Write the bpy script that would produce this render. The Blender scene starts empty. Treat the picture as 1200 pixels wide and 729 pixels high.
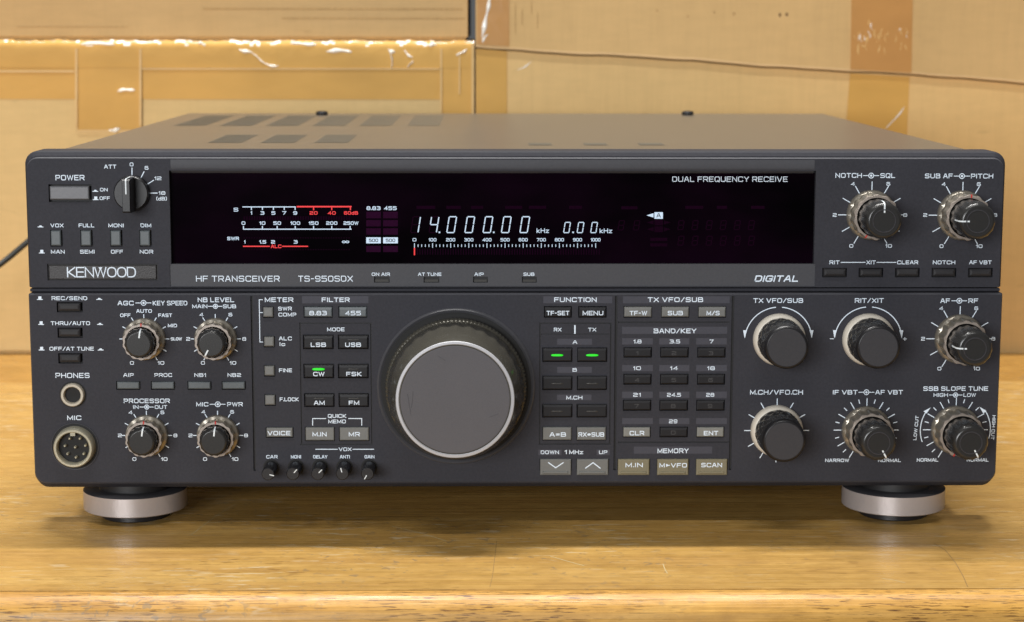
import bpy, bmesh, math, random
from mathutils import Vector, Matrix
random.seed(7)
sc = bpy.context.scene
COL = sc.collection
PI = math.pi

# ------------------------------------------------------------------ camera (fitted to the photograph)
F, CX, CY, CZ = 2250.0, -0.01377, -0.78489, 0.19070
PIT, YAW, ROL = 0.145682, 0.014831, 0.001565

def ray(u, v):
    a = (u - 600) / F; b = (364.5 - v) / F
    c, s = math.cos(ROL), math.sin(ROL); U = a*c - b*s; V = a*s + b*c
    c, s = math.cos(PIT), math.sin(PIT); x, y, z = U, c + s*V, -s + c*V
    c, s = math.cos(YAW), math.sin(YAW)
    return Vector((x*c + y*s, -x*s + y*c, z))

CAMP = Vector((CX, CY, CZ))
def onY(u, v, Y):
    d = ray(u, v); return CAMP + d * ((Y - CY) / d.y)
def onZ(u, v, Z):
    d = ray(u, v); return CAMP + d * ((Z - CZ) / d.z)
def mpp(u, v, Y):                       # metres per photo pixel on a vertical plane
    return (onY(u + 1, v, Y) - onY(u - 1, v, Y)).length / 2

cam_d = bpy.data.cameras.new('camera'); cam = bpy.data.objects.new('camera', cam_d); COL.objects.link(cam)
fw = ray(600, 364.5).normalized(); rt = (ray(700, 364.5) - ray(500, 364.5)).normalized(); up = rt.cross(fw)
m = Matrix.Identity(4)
for i in range(3):
    m[i][0], m[i][1], m[i][2], m[i][3] = rt[i], up[i], -fw[i], CAMP[i]
cam.matrix_world = m
cam_d.sensor_width = 36; cam_d.lens = F / 1200 * 36
cam_d.clip_start = 0.05; cam_d.clip_end = 50
cam_d.dof.use_dof = True; cam_d.dof.focus_distance = 0.768; cam_d.dof.aperture_fstop = 20
sc.camera = cam
sc.render.resolution_x, sc.render.resolution_y = 1024, 622

# ------------------------------------------------------------------ world, lamps, exposure
w = bpy.data.worlds.new('World'); sc.world = w; w.use_nodes = True
w.node_tree.nodes['Background'].inputs[0].default_value = (.95, .97, 1.0, 1)
w.node_tree.nodes['Background'].inputs[1].default_value = 0.11
sc.view_settings.view_transform = 'Standard'; sc.view_settings.look = 'None'
sc.view_settings.exposure = 0.0; sc.view_settings.gamma = 1.0

def area(name, loc, target, sx, sy, power, color=(1, 1, 1)):
    l = bpy.data.lights.new(name, 'AREA'); l.shape = 'RECTANGLE'; l.size = sx; l.size_y = sy
    l.energy = power; l.color = color
    o = bpy.data.objects.new(name, l); COL.objects.link(o); o.location = loc
    d = Vector(target) - Vector(loc)
    o.rotation_euler = d.to_track_quat('-Z', 'Y').to_euler()
    return o
area('ceiling_tube_lamp', (-.12, .44, 2.0), (-.12, .42, 0), 1.2, .05, 58, (1, .985, .95))
area('ceiling_tube_lamp', (-.15, -.85, 2.0), (-.1, -.2, 0), 1.2, .05, 14, (1, .985, .95))
area('front_left_fill', (-.95, -2.65, .50), (0, .1, .08), 1.6, .8, 62, (.97, .985, 1))  # added unseen fill from the front left, low to light boxes and panel

# ------------------------------------------------------------------ materials
def s2l(c):
    c /= 255.0
    return c/12.92 if c <= .04045 else ((c + .055)/1.055)**2.4
def rgb(r, g, b, k=1.0): return (s2l(r)*k, s2l(g)*k, s2l(b)*k, 1)

class NT:
    def __init__(s, name):
        s.m = bpy.data.materials.new(name); s.m.use_nodes = True
        s.t = s.m.node_tree; s.b = s.t.nodes['Principled BSDF']
    def n(s, typ, **kw):
        nd = s.t.nodes.new(typ)
        for k, v in kw.items():
            if k[0] == 'i' and k[1:].isdigit(): nd.inputs[int(k[1:])].default_value = v
            elif k in nd.inputs: nd.inputs[k].default_value = v
            else: setattr(nd, k, v)
        return nd
    def l(s, a, b): s.t.links.new(a, b)
    def coord(s, scale, rot=(0, 0, 0)):
        tc = s.n('ShaderNodeTexCoord'); mp = s.n('ShaderNodeMapping')
        mp.inputs['Scale'].default_value = scale; mp.inputs['Rotation'].default_value = rot
        s.l(tc.outputs['Object'], mp.inputs['Vector']); return mp.outputs['Vector']
    def noise(s, scale, sc_=1.0, detail=3, rough=.55, dist=0.0):
        nd = s.n('ShaderNodeTexNoise'); nd.inputs['Scale'].default_value = sc_
        nd.inputs['Detail'].default_value = detail; nd.inputs['Roughness'].default_value = rough
        nd.inputs['Distortion'].default_value = dist
        s.l(s.coord(scale), nd.inputs['Vector']); return nd.outputs['Fac']
    def ramp(s, fac, stops):
        r = s.n('ShaderNodeValToRGB'); e = r.color_ramp.elements
        e[0].position, e[0].color = stops[0]; e[1].position, e[1].color = stops[-1]
        for p, c in stops[1:-1]:
            x = e.new(p); x.color = c
        s.l(fac, r.inputs['Fac']); return r.outputs['Color']
    def mix(s, fac, a, b, mode='MIX'):
        nd = s.n('ShaderNodeMix', data_type='RGBA', blend_type=mode)
        for sock, v in ((nd.inputs[0], fac), (nd.inputs[6], a), (nd.inputs[7], b)):
            if isinstance(v, (int, float, tuple)): sock.default_value = v
            else: s.l(v, sock)
        return nd.outputs[2]
    def bump(s, h, strength, dist):
        b = s.n('ShaderNodeBump'); b.inputs['Strength'].default_value = strength; b.inputs['Distance'].default_value = dist
        s.l(h, b.inputs['Height']); s.l(b.outputs['Normal'], s.b.inputs['Normal'])
    def set(s, **kw):
        for k, v in kw.items():
            k = k.replace('_', ' ')
            if isinstance(v, (int, float, tuple)): s.b.inputs[k].default_value = v
            else: s.l(v, s.b.inputs[k])
        return s

MATS = {}
def paint(name, col, rough=.5, grain=.12, bump=.15, scale=900, metallic=0.0, spec=.5):
    t = NT(name)
    f = t.noise((1, 1, 1), scale, 2, .6); g = t.noise((1, 1, 1), 35, 3)
    lo = tuple(c*(1 - grain) for c in col[:3]) + (1,); hi = tuple(c*(1 + grain) for c in col[:3]) + (1,)
    c = t.ramp(f, [(.3, lo), (.7, hi)])
    c = t.mix(.35, c, t.ramp(g, [(.3, lo), (.7, hi)]))
    t.set(Base_Color=c, Roughness=rough, Metallic=metallic); t.b.inputs['Specular IOR Level'].default_value = spec
    if bump: t.bump(f, bump, .0002)
    MATS[name] = t.m; return t.m
def glow(name, col, strength):
    t = NT(name); t.set(Base_Color=(.01, .01, .01, 1)); t.b.inputs['Emission Color'].default_value = col
    t.b.inputs['Emission Strength'].default_value = strength; MATS[name] = t.m

paint('panel', rgb(52, 52, 58), .68, .16, .3, spec=.22)
paint('panel_lit_edge', rgb(69, 69, 74), .55, .08, .2, spec=.25)  # lighter copy of the panel paint; edges catching light are put into this colour
paint('panel_band', rgb(69, 69, 77), .6, .08, .2, spec=.25)
paint('panel_strip', rgb(72, 72, 76), .55, .07, .2, spec=.25)
paint('groove', rgb(22, 21, 23), .6, .1, 0)
paint('cabinet', rgb(92, 88, 82), .30, .08, .3, 1400)
paint('vent', rgb(82, 84, 80), .4, .1, 0)
paint('key_slate', rgb(84, 90, 93), .45, .06, .15)
paint('key_grey', rgb(108, 108, 105), .45, .06, .15)
paint('key_light', rgb(124, 124, 119), .45, .06, .15)
paint('key_khaki', rgb(122, 115, 92), .45, .06, .15)
paint('key_black', rgb(24, 23, 26), .5, .08, .1, spec=.3)
paint('key_dark', rgb(44, 43, 45), .55, .08, .15, spec=.3)
paint('power_key', rgb(98, 98, 102), .42, .06, .2)
paint('rubber', rgb(26, 25, 26), .55, .15, .1)
paint('knob_black', rgb(29, 28, 30), .35, .1, .05, spec=.4)
paint('knob_stud', rgb(44, 43, 42), .26, .05, 0)
paint('knob_face', rgb(56, 55, 58), .6, .08, .15, spec=.3)
paint('knob_gloss', rgb(84, 81, 73), .2, .05, 0, metallic=.4)
paint('dial_face', rgb(90, 88, 91), .6, .07, .12, 2500, spec=.25)
paint('scuff', rgb(79, 77, 80), .6, .1, 0, spec=.2)
paint('silver', rgb(150, 143, 131), .28, .04, 0, metallic=.6)
paint('ring_silver', rgb(156, 145, 135), .36, .04, 0, metallic=.35)
paint('lip', rgb(72, 72, 76), .28, .05, 0)
paint('nickel', rgb(196, 190, 168), .25, .05, 0, metallic=.5)
paint('jack_ring', rgb(184, 175, 158), .35, .04, 0, metallic=.2)
paint('cream', rgb(212, 204, 190), .35, .04, 0)
paint('trim_silver', rgb(180, 180, 184), .5, .03, 0, metallic=.15)
paint('foot_silver', rgb(178, 170, 168), .36, .04, .1, 2500, metallic=.4)
paint('ink', rgb(226, 239, 252), .6, .03, 0)
paint('ink_dim', rgb(72, 71, 72), .6, .03, 0)
paint('pointer', rgb(225, 232, 235), .5, .03, 0)
paint('pointer_red', rgb(190, 40, 30), .5, .03, 0)
paint('plate', rgb(38, 34, 34), .45, .35, .4, 1800)
paint('cable', rgb(40, 42, 40), .5, .1, .05)
paint('led_off', rgb(60, 58, 56), .35, .05, 0)
paint('hole', rgb(8, 8, 8), .7, .1, 0)
paint('ghost', rgb(42, 13, 38), .8, .2, 0, spec=0.0)
paint('ghost_faint', rgb(26, 6, 23), .8, .2, 0, spec=0.0)
glow('lit_white', rgb(205, 226, 246), 1.0)
glow('lit_red', rgb(245, 20, 28), 1.0)
glow('lit_green', (.012, .86, .012, 1), 1.0)
t = NT('glass')
g_ = t.noise((5, 1, 9), 3, 3)
t.set(Base_Color=t.ramp(g_, [(.35, (.0004, .0001, .0005, 1)), (.7, (.0050, .0006, .0044, 1))]), Roughness=.08)
t.b.inputs['Specular IOR Level'].default_value = .10
MATS['glass'] = t.m

def wood(name, dark, mid, light, pore):
    t = NT(name)
    big = t.noise((1.6, 9, 9), 2.6, 6, .68, 1.8)
    fib = t.noise((4, 330, 330), 1.0, 4, .7, .2); fin = t.noise((14, 1500, 1500), 1.0, 3, .6)
    c = t.ramp(big, [(.30, dark), (.5, mid), (.72, light)])
    c = t.mix(.32, c, t.ramp(fib, [(.25, dark), (.55, mid), (.8, light)]))
    mo = t.noise((90, 160, 160), 1.0, 5, .7)
    c = t.mix(1, c, t.ramp(mo, [(.32, (.84, .81, .76, 1)), (.68, (1.08, 1.08, 1.08, 1))]), 'MULTIPLY')
    c = t.mix(.45, c, t.mix(1, c, t.ramp(fin, [(.32, (.66, .60, .50, 1)), (.62, (1.1, 1.1, 1.1, 1))]), 'MULTIPLY'))
    # planks of slightly different tone along the depth
    tc = t.n('ShaderNodeTexCoord'); sx = t.n('ShaderNodeSeparateXYZ'); t.l(tc.outputs['Object'], sx.inputs[0])
    pl = t.n('ShaderNodeMath', operation='GREATER_THAN'); t.l(sx.outputs['Y'], pl.inputs[0]); pl.inputs[1].default_value = .332
    c = t.mix(pl.outputs[0], c, t.mix(1, c, (.84, .76, .62, 1), 'MULTIPLY'))
    po = t.noise((130, 2100, 2100) if pore else (110, 520, 520), 1.0, 2, .5); pz = t.noise((9, 40, 40), 1.0, 2)
    lo = .575 if pore else .615
    mp = t.n('ShaderNodeMath', operation='MULTIPLY')
    t.l(t.ramp(po, [(lo, (0, 0, 0, 1)), (lo + .05, (1, 1, 1, 1))]), mp.inputs[0])
    t.l(t.ramp(pz, [(.34, (0, 0, 0, 1)), (.50, (1, 1, 1, 1))] if pore else [(.45, (0, 0, 0, 1)), (.7, (.7, .7, .7, 1))]), mp.inputs[1])
    c = t.mix(mp.outputs[0], c, (.17, .075, .018, 1))
    # scuffs in the worn varnish: short pale dashes in patches, and a few dents
    sf = t.noise((85, 480, 480), 1.0, 2, .5); sp = t.noise((6, 14, 14), 1, 2)
    m1 = t.n('ShaderNodeMath', operation='MULTIPLY')
    t.l(t.ramp(sf, [(.61, (0, 0, 0, 1)), (.68, (.8, .8, .8, 1))]), m1.inputs[0])
    t.l(t.ramp(sp, [(.42, (0, 0, 0, 1)), (.64, (.75, .75, .75, 1))]), m1.inputs[1])
    c = t.mix(m1.outputs[0], c, (.66, .57, .40, 1))
    dn = t.noise((260, 300, 300), 1.0, 2, .5, 1.0); dz = t.noise((5, 9, 9), 1.0, 2)
    m2 = t.n('ShaderNodeMath', operation='MULTIPLY')
    t.l(t.ramp(dn, [(.62, (0, 0, 0, 1)), (.67, (.65, .65, .65, 1))]), m2.inputs[0]); t.l(t.ramp(dz, [(.47, (0, 0, 0, 1)), (.6, (1, 1, 1, 1))]), m2.inputs[1])
    c = t.mix(m2.outputs[0], c, (.25, .17, .09, 1))
    rg = t.ramp(t.noise((9, 160, 160), 1.5, 3), [(.3, (.22 + .08*pore,)*3 + (1,)), (.7, (.42 + .12*pore,)*3 + (1,))])
    t.set(Base_Color=c, Roughness=rg); t.b.inputs['Specular IOR Level'].default_value = .45
    t.bump(t.noise((14, 420, 420), 1.0, 3), .35 + .3*pore, .0006)
    MATS[name] = t.m
wood('wood_top', (.44, .245, .072, 1), (.53, .316, .090, 1), (.61, .395, .135, 1), 0)
wood('wood_edge', (.50, .255, .055, 1), (.64, .35, .08, 1), (.74, .45, .13, 1), 1)

def card(name, col, stripe, seed):
    t = NT(name)
    big = t.noise((1, 1, 1), 7 + seed, 3); fine = t.noise((60, 60, 220), 1.0, 3, .6); vs = t.noise((260, 5, 22), 1.0, 4, .65, .6)
    k = lambda f: tuple(c*f for c in col[:3]) + (1,)
    c = t.ramp(big, [(.3, k(.93)), (.7, k(1.05))])
    c = t.mix(.3, c, t.ramp(fine, [(.3, k(.86)), (.7, k(1.1))]))
    c = t.mix(stripe, c, t.ramp(vs, [(.28, k(.78)), (.6, k(1.05))]))
    # scuffs and smudges
    sm = t.noise((40, 40, 90), 1.0, 2, .5, .8)
    c = t.mix(t.ramp(sm, [(.70, (0, 0, 0, 1)), (.80, (.35, .35, .35, 1))]), c, k(.55))
    t.set(Base_Color=c, Roughness=.85); t.b.inputs['Specular IOR Level'].default_value = .2
    t.bump(vs, .12 * (1 + 3*stripe), .001)
    MATS[name] = t.m
card('card_pale', rgb(221, 191, 136), .10, 0)
card('card_tan', rgb(208, 173, 122), .12, 3)
card('card_right', rgb(224, 189, 131), .2, 1)
card('card_right_top', rgb(206, 170, 117), .2, 2)
card('card_edge', rgb(214, 180, 132), .05, 4)
paint('card_crease', rgb(192, 157, 108), .9, .2, 0, spec=.1); paint('smudge', rgb(136, 110, 78), .9, .3, 0, spec=.1)
def tape(name, col, rough, coat=0.0):
    t = NT(name)
    wv = t.noise((60, 60, 60), 1.0, 3, .6, 1.0); bl = t.noise((14, 14, 30), 1.0, 3)
    k = lambda f: tuple(c*f for c in col[:3]) + (1,)
    t.set(Base_Color=t.ramp(bl, [(.3, k(.9)), (.7, k(1.08))]), Roughness=rough)
    t.b.inputs['Coat Weight'].default_value = coat; t.b.inputs['Specular IOR Level'].default_value = .15 + coat; t.b.inputs['Coat Roughness'].default_value = .12
    t.bump(wv, .22, .0014)
    MATS[name] = t.m
tape('tape_brown', rgb(212, 166, 90), .5)
tape('tape_brown_top', rgb(196, 146, 88), .28)
tape('tape_edge', rgb(222, 186, 126), .35)
tape('tape_film', rgb(196, 164, 116), .3, .2)
tape('tape_painted_glint', rgb(250, 246, 236), .15, .4)  # near-white colour that paints the glints on the tape

# ------------------------------------------------------------------ object helpers
class MB:
    """collects faces (with a material per face) and links them as ONE mesh object"""
    def __init__(s): s.v = []; s.f = []; s.mi = []; s.sm = []; s.mats = []
    def mid(s, name):
        if name not in s.mats: s.mats.append(name)
        return s.mats.index(name)
    def face(s, pts, mat, smooth=False):
        b = len(s.v); s.v += [tuple(p) for p in pts]; s.f.append(tuple(range(b, b + len(pts))))
        s.mi.append(s.mid(mat)); s.sm.append(smooth)
    def rings(s, rings, mat, closed=True, smooth=False):
        """rings: list of equally long point lists; bridged with quads; mat: one name or one per band"""
        n = len(rings[0]); b = len(s.v)
        for r in rings: s.v += [tuple(p) for p in r]
        for k in range(len(rings) - 1):
            mt = s.mid(mat if isinstance(mat, str) else mat[k])
            for i in range(n if closed else n - 1):
                j = (i + 1) % n
                s.f.append((b + k*n + i, b + k*n + j, b + (k + 1)*n + j, b + (k + 1)*n + i)); s.mi.append(mt); s.sm.append(smooth)
    def build(s, name, parent=None, sharp=38, loc=None):
        me = bpy.data.meshes.new(name); me.from_pydata(s.v, [], s.f)
        for mt in s.mats: me.materials.append(MATS[mt])
        for i, p in enumerate(me.polygons): p.material_index = s.mi[i]; p.use_smooth = s.sm[i]
        if any(s.sm):
            bm = bmesh.new(); bm.from_mesh(me); bmesh.ops.remove_doubles(bm, verts=bm.verts, dist=1e-7)
            bmesh.ops.recalc_face_normals(bm, faces=bm.faces)
            for e in bm.edges:
                if len(e.link_faces) == 2 and e.calc_face_angle(0) > math.radians(sharp): e.smooth = False
            bm.to_mesh(me); bm.free()
        o = bpy.data.objects.new(name, me); COL.objects.link(o)
        if parent is not None: o.parent = parent
        return o

def tag(o, label=None, cat=None, group=None, kind=None):
    for k, v in (('label', label), ('category', cat), ('group', group), ('kind', kind)):
        if v: o[k] = v
    return o

def lathe(mb, c, prof, mat, n=64, mod=None, smooth=True, cap=True):
    """prof: (radius, y) pairs from the panel outwards, axis along Y through c = (x, z)"""
    rg = []
    for i, (r, y) in enumerate(prof):
        ring = []
        for k in range(n):
            a = 2*PI*k/n; rr = r*(mod(a, i) if mod else 1)
            ring.append((c[0] + rr*math.sin(a), y, c[1] + rr*math.cos(a)))
        rg.append(ring)
    mb.rings(rg, mat, True, smooth)
    if cap: mb.face(rg[-1], mat if isinstance(mat, str) else mat[-1], False)

def block(mb, x0, x1, z0, z1, yb, yf, b, mat, bt=None):
    """bevelled key: back at yb, front face at yf, bevel b (bt = bevel at its top edge)"""
    bt = bt or b
    R = lambda d, dt, y: [(x0 + d, y, z0 + d), (x1 - d, y, z0 + d), (x1 - d, y, z1 - dt), (x0 + d, y, z1 - dt)]
    mb.rings([R(0, 0, yb), R(0, 0, yf + b), R(b*.3, bt*.3, yf + b*.3), R(b, bt, yf)], mat)
    mb.face(R(b, bt, yf), mat)

def solid(mb, x0, x1, y0, y1, z0, z1, mat, b=.0):
    R = lambda d, z: [(x0 + d, y0 + d, z), (x1 - d, y0 + d, z), (x1 - d, y1 - d, z), (x0 + d, y1 - d, z)]
    rr = [R(b, z0), R(0, z0 + b), R(0, z1 - b), R(b*.3, z1 - b*.3), R(b, z1)] if b else [R(0, z0), R(0, z1)]
    mb.rings(rr, mat); mb.face(rr[0][::-1], mat); mb.face(rr[-1], mat)

# ------------------------------------------------------------------ lettering: a wide squared stroke alphabet
def rnd(pts, closed=False):
    """round the vertices that carry a third value"""
    out = []; n = len(pts)
    for i, p in enumerate(pts):
        r = p[2] if len(p) > 2 else 0
        if not r or (not closed and i in (0, n - 1)): out.append((p[0], p[1])); continue
        a, b = pts[i - 1], pts[(i + 1) % n]
        def tow(q):
            dx, dy = q[0] - p[0], q[1] - p[1]; L = math.hypot(dx, dy) or 1; k = min(r, L*.5)/L
            return (p[0] + dx*k, p[1] + dy*k)
        A, B = tow(a), tow(b)
        for tt in (0, .25, .5, .75, 1):
            u = 1 - tt
            out.append((u*u*A[0] + 2*u*tt*p[0] + tt*tt*B[0], u*u*A[1] + 2*u*tt*p[1] + tt*tt*B[1]))
    return out
q = .3
GL = {
 'A': (1, [[(0,0),(.40,1),(.60,1),(1,0)], [(.16,.34),(.84,.34)]]),
 'B': (1, [[(0,0),(0,1),(.94,1,.2),(.94,.54,.2),(0,.54)], [(0,.54),(1,.54,.2),(1,0,.2),(0,0)]]),
 'C': (1, [[(1,.82),(1,1,.25),(0,1,q),(0,0,q),(1,0,.25),(1,.18)]]),
 'D': (1, [[(0,0),(0,1),(1,1,.4),(1,0,.4),(0,0)]]),
 'E': (.9, [[(1,1),(0,1),(0,0),(1,0)], [(0,.52),(.9,.52)]]),
 'F': (.9, [[(1,1),(0,1),(0,0)], [(0,.5),(.88,.5)]]),
 'G': (1, [[(1,.82),(1,1,q),(0,1,q),(0,0,q),(1,0,q),(1,.46),(.58,.46)]]),
 'H': (1, [[(0,0),(0,1)], [(1,0),(1,1)], [(0,.52),(1,.52)]]),
 'I': (.02, [[(.5,0),(.5,1)]]),
 'K': (.95, [[(0,0),(0,1)], [(.95,1),(.12,.5),(1,0)]]),
 'L': (.85, [[(0,1),(0,0),(1,0)]]),
 'M': (1.15, [[(0,0),(0,1),(.5,.12),(1,1),(1,0)]]),
 'N': (1, [[(0,0),(0,1),(1,0),(1,1)]]),
 'O': (1.05, [[(0,0,q),(0,1,q),(1,1,q),(1,0,q),'c']]),
 'P': (.95, [[(0,0),(0,1),(1,1,.25),(1,.42,.25),(0,.42)]]),
 'Q': (1.05, [[(0,0,q),(0,1,q),(1,1,q),(1,0,q),'c'], [(.62,.22),(.98,-.1)]]),
 'R': (1, [[(0,0),(0,1),(1,1,.25),(1,.44,.25),(0,.44)], [(.60,.44),(1,0)]]),
 'S': (1, [[(.95,.86),(.95,1,.2),(0,1,.25),(0,.55,.25),(1,.49,.25),(1,0,.25),(.03,0,.2),(.03,.14)]]),
 'T': (.95, [[(0,1),(1,1)], [(.5,1),(.5,0)]]),
 'U': (1, [[(0,1),(0,0,q),(1,0,q),(1,1)]]),
 'V': (1.05, [[(0,1),(.46,0),(.54,0),(1,1)]]),
 'W': (1.4, [[(0,1),(.25,0),(.5,.95),(.75,0),(1,1)]]),
 'X': (1, [[(0,0),(1,1)], [(0,1),(1,0)]]),
 'Y': (1, [[(0,1),(.5,.45),(1,1)], [(.5,.45),(.5,0)]]),
 'Z': (.95, [[(0,1),(1,1),(0,0),(1,0)]]),
 '0': (1, [[(0,0,q),(0,1,q),(1,1,q),(1,0,q),'c']]),
 '1': (.3, [[(0,.76),(1,1),(1,0)]]),
 '2': (1, [[(0,.9),(0,1,.1),(1,1,q),(1,.52,.25),(0,.45,.25),(0,0),(1,0)]]),
 '3': (1, [[(.02,1),(.96,1,.25),(.96,.54,.2),(.3,.54)], [(.7,.54),(1,.54,.2),(1,0,.25),(0,0)]]),
 '4': (1, [[(.78,0),(.78,1),(0,.28),(1,.28)]]),
 '5': (1, [[(.95,1),(.03,1),(0,.58),(1,.58,.25),(1,0,.25),(0,0)]]),
 '6': (1, [[(.92,.94),(.88,1,.1),(0,1,q),(0,0,q),(1,0,q),(1,.56,.25),(0,.56)]]),
 '7': (.95, [[(0,1),(1,1),(.35,0)]]),
 '8': (1, [[(.05,.53),(.05,1,.22),(.95,1,.22),(.95,.53),'c'], [(0,.53),(0,0,.22),(1,0,.22),(1,.53)]]),
 '9': (1, [[(.08,.06),(.12,0,.1),(1,0,q),(1,1,q),(0,1,q),(0,.47,.25),(1,.47)]]),
 '.': (.04, [[(0,0),(0,.1)]]), '/': (.7, [[(0,-.02),(1,1.02)]]), '-': (.5, [[(0,.5),(1,.5)]]),
 '+': (.8, [[(0,.5),(1,.5)], [(.5,.1),(.5,.9)]]), '=': (.7, [[(0,.35),(1,.35)], [(0,.65),(1,.65)]]),
 '(': (.25, [[(1,1.1),(0,.9),(0,.1),(1,-.1)]]), ')': (.25, [[(0,1.1),(1,.9),(1,.1),(0,-.1)]]),
 '~': (1.7, [[(0,.18,.4),(0,.82,.4),(.47,.82,.4),(.47,.18,.4),'c'], [(.53,.18,.4),(.53,.82,.4),(1,.82,.4),(1,.18,.4),'c']]),       # infinity
 '>': (.9, [[(.1,.2),(.1,.8)], [(.3,.3),(.3,.7)], [(.5,.38),(.5,.62)], [(.5,.5),(.95,.5)]]),      # solid arrow
 '<': (.9, [[(0,.5),(1,.5)], [(.3,.75),(0,.5),(.3,.25)], [(.7,.75),(1,.5),(.7,.25)]]),            # double arrow
 'c': (.75, [[(1,.5),(1,.66,.2),(0,.66,.2),(0,0,.2),(1,0,.2),(1,.16)]]),
 'k': (.75, [[(0,0),(0,1)], [(.9,.68),(.1,.33),(1,0)]]), 'z': (.75, [[(0,.66),(1,.66),(0,0),(1,0)]]),
 'd': (.8, [[(1,1),(1,0)], [(1,.66),(0,.66,.2),(0,0,.2),(1,0)]]),
}
_lv = [0]
def ribbon(mb, pts, closed, wd, P, mat):
    """flat mitred stroke; P maps (a, b) in metres on the plane to 3-D, lifted by a small stagger"""
    _lv[0] = (_lv[0] + 1) % 5; lift = .00004 + _lv[0]*.000006
    cl = [pts[0]]
    for p in pts[1:]:
        if math.hypot(p[0] - cl[-1][0], p[1] - cl[-1][1]) > 1e-6: cl.append(p)
    if closed and math.hypot(cl[0][0] - cl[-1][0], cl[0][1] - cl[-1][1]) < 1e-6: cl.pop()
    n = len(cl)
    if n < 2: return
    L, R = [], []
    for i in range(n):
        ds = []
        if i > 0 or closed: a = cl[i - 1]; ds.append((cl[i][0] - a[0], cl[i][1] - a[1]))
        if i < n - 1 or closed: b = cl[(i + 1) % n]; ds.append((b[0] - cl[i][0], b[1] - cl[i][1]))
        ns = []
        for d in ds:
            h = math.hypot(*d); ns.append((-d[1]/h, d[0]/h))
        nx = sum(v[0] for v in ns); ny = sum(v[1] for v in ns); h = math.hypot(nx, ny) or 1
        nx, ny = nx/h, ny/h; k = 1/max(.45, nx*ns[0][0] + ny*ns[0][1])
        x, y = cl[i]
        if not closed and i in (0, n - 1):
            e = wd/2*(-1 if i == 0 else 1); d = ds[0]; h = math.hypot(*d); x += d[0]/h*e*.9; y += d[1]/h*e*.9
        L.append(P(x + nx*wd/2*k, y + ny*wd/2*k, lift)); R.append(P(x - nx*wd/2*k, y - ny*wd/2*k, lift))
    if closed: L.append(L[0]); R.append(R[0])
    for i in range(len(L) - 1): mb.face([L[i], R[i], R[i + 1], L[i + 1]], mat)

def plane_map(c, Y, rot=0.0):
    cr, sr = math.cos(rot), math.sin(rot)
    return lambda a, b, l: (c.x + a*cr + b*sr, Y - l, c.z - a*sr + b*cr)

def txt(mb, s, u0, u1, vc, h, Y, mat='ink', wt=None, rot=0.0, slant=0.0, gap=.34, rq=None):
    """lettering between photo columns u0..u1 centred on row vc, cap height h (photo px) on the plane Y"""
    uc = (u0 + u1)/2; c = onY(uc, vc, Y); k = mpp(uc, vc, Y)
    W = (u1 - u0)*k; H = h*k; wd = (wt*k*.86) if wt else min(H*.18, .00032)
    x = 0; items = []
    for i, ch in enumerate(s):
        if ch == ' ': x += .55; continue
        gw, st = GL[ch]; items.append((x, gw, st)); x += gw + (gap if ch != '.' else gap*.8) + wd/H*.5
    tot = x - gap - wd/H*.5
    sx = (W - wd)/max(tot, .05) if tot > .1 else H
    P = plane_map(c, Y, rot); hh = H - wd
    for x0, gw, st in items:
        for stroke in st:
            closed = stroke[-1] == 'c'
            pts = rnd([(p if rq is None or len(p) < 3 else (p[0], p[1], rq)) for p in stroke if p != 'c'], closed)
            pp = []
            for a, b in pts:
                xx = (x0 + a*gw)*sx - (W - wd)/2; zz = b*hh - hh/2
                pp.append((xx + zz*slant, zz))
            ribbon(mb, pp, closed, wd, P, mat)

def ln(mb, pts, Y, wpx=1.0, mat='ink', closed=False):
    """a printed line through photo pixels on the plane Y"""
    c = onY(*pts[0], Y); k = mpp(*pts[0], Y)
    loc = [((onY(u, v, Y) - c).x, (onY(u, v, Y) - c).z) for u, v in pts]
    ribbon(mb, loc, closed, wpx*k, plane_map(c, Y), mat)
def poly(mb, pts, Y, mat='ink', lift=.00005):
    mb.face([(onY(u, v, Y).x, Y - lift, onY(u, v, Y).z) for u, v in pts], mat)
def rect(mb, u0, u1, v0, v1, Y, mat, lift=.00005):
    poly(mb, [(u0, v0), (u0, v1), (u1, v1), (u1, v0)], Y, mat, lift)
def ticks(mb, u, v, angs, r0, r1, Y, wpx=1.0):
    c = onY(u, v, Y); k = mpp(u, v, Y); P = plane_map(c, Y)
    for a in angs:
        a = math.radians(a); ribbon(mb, [(r0*k*math.sin(a), r0*k*math.cos(a)), (r1*k*math.sin(a), r1*k*math.cos(a))], False, wpx*k, P, 'ink')
def arc(mb, u, v, r, a0, a1, Y, wpx=1.0, n=20):
    c = onY(u, v, Y); k = mpp(u, v, Y); P = plane_map(c, Y)
    ribbon(mb, [(r*k*math.sin(math.radians(a0 + (a1 - a0)*i/n)), r*k*math.cos(math.radians(a0 + (a1 - a0)*i/n))) for i in range(n + 1)], abs(a1 - a0) >= 359, wpx*k, P, 'ink')
def dual(mb, u, v, l0, l1, Y, r=2.9):                 # the double-knob symbol  --(o)--
    arc(mb, u, v, r, 0, 360, Y, .9); arc(mb, u, v, .7, 0, 360, Y, 1.3, 8)
    ln(mb, [(l0, v), (u - r, v)], Y, .9); ln(mb, [(u + r, v), (l1, v)], Y, .9)
def icon(mb, u, v, up, Y):                            # push-switch symbols
    ln(mb, [(u - 3, v + 1.5), (u + 3, v + 1.5)], Y, .9)
    if up: rect(mb, u - 1.8, u + 1.8, v - 2.2, v + 1.2, Y, 'ink')
    else: poly(mb, [(u - 1.0, v - .3), (u - 2, v + 1.2), (u + 2, v + 1.2), (u + 1, v - .3)], Y)

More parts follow.
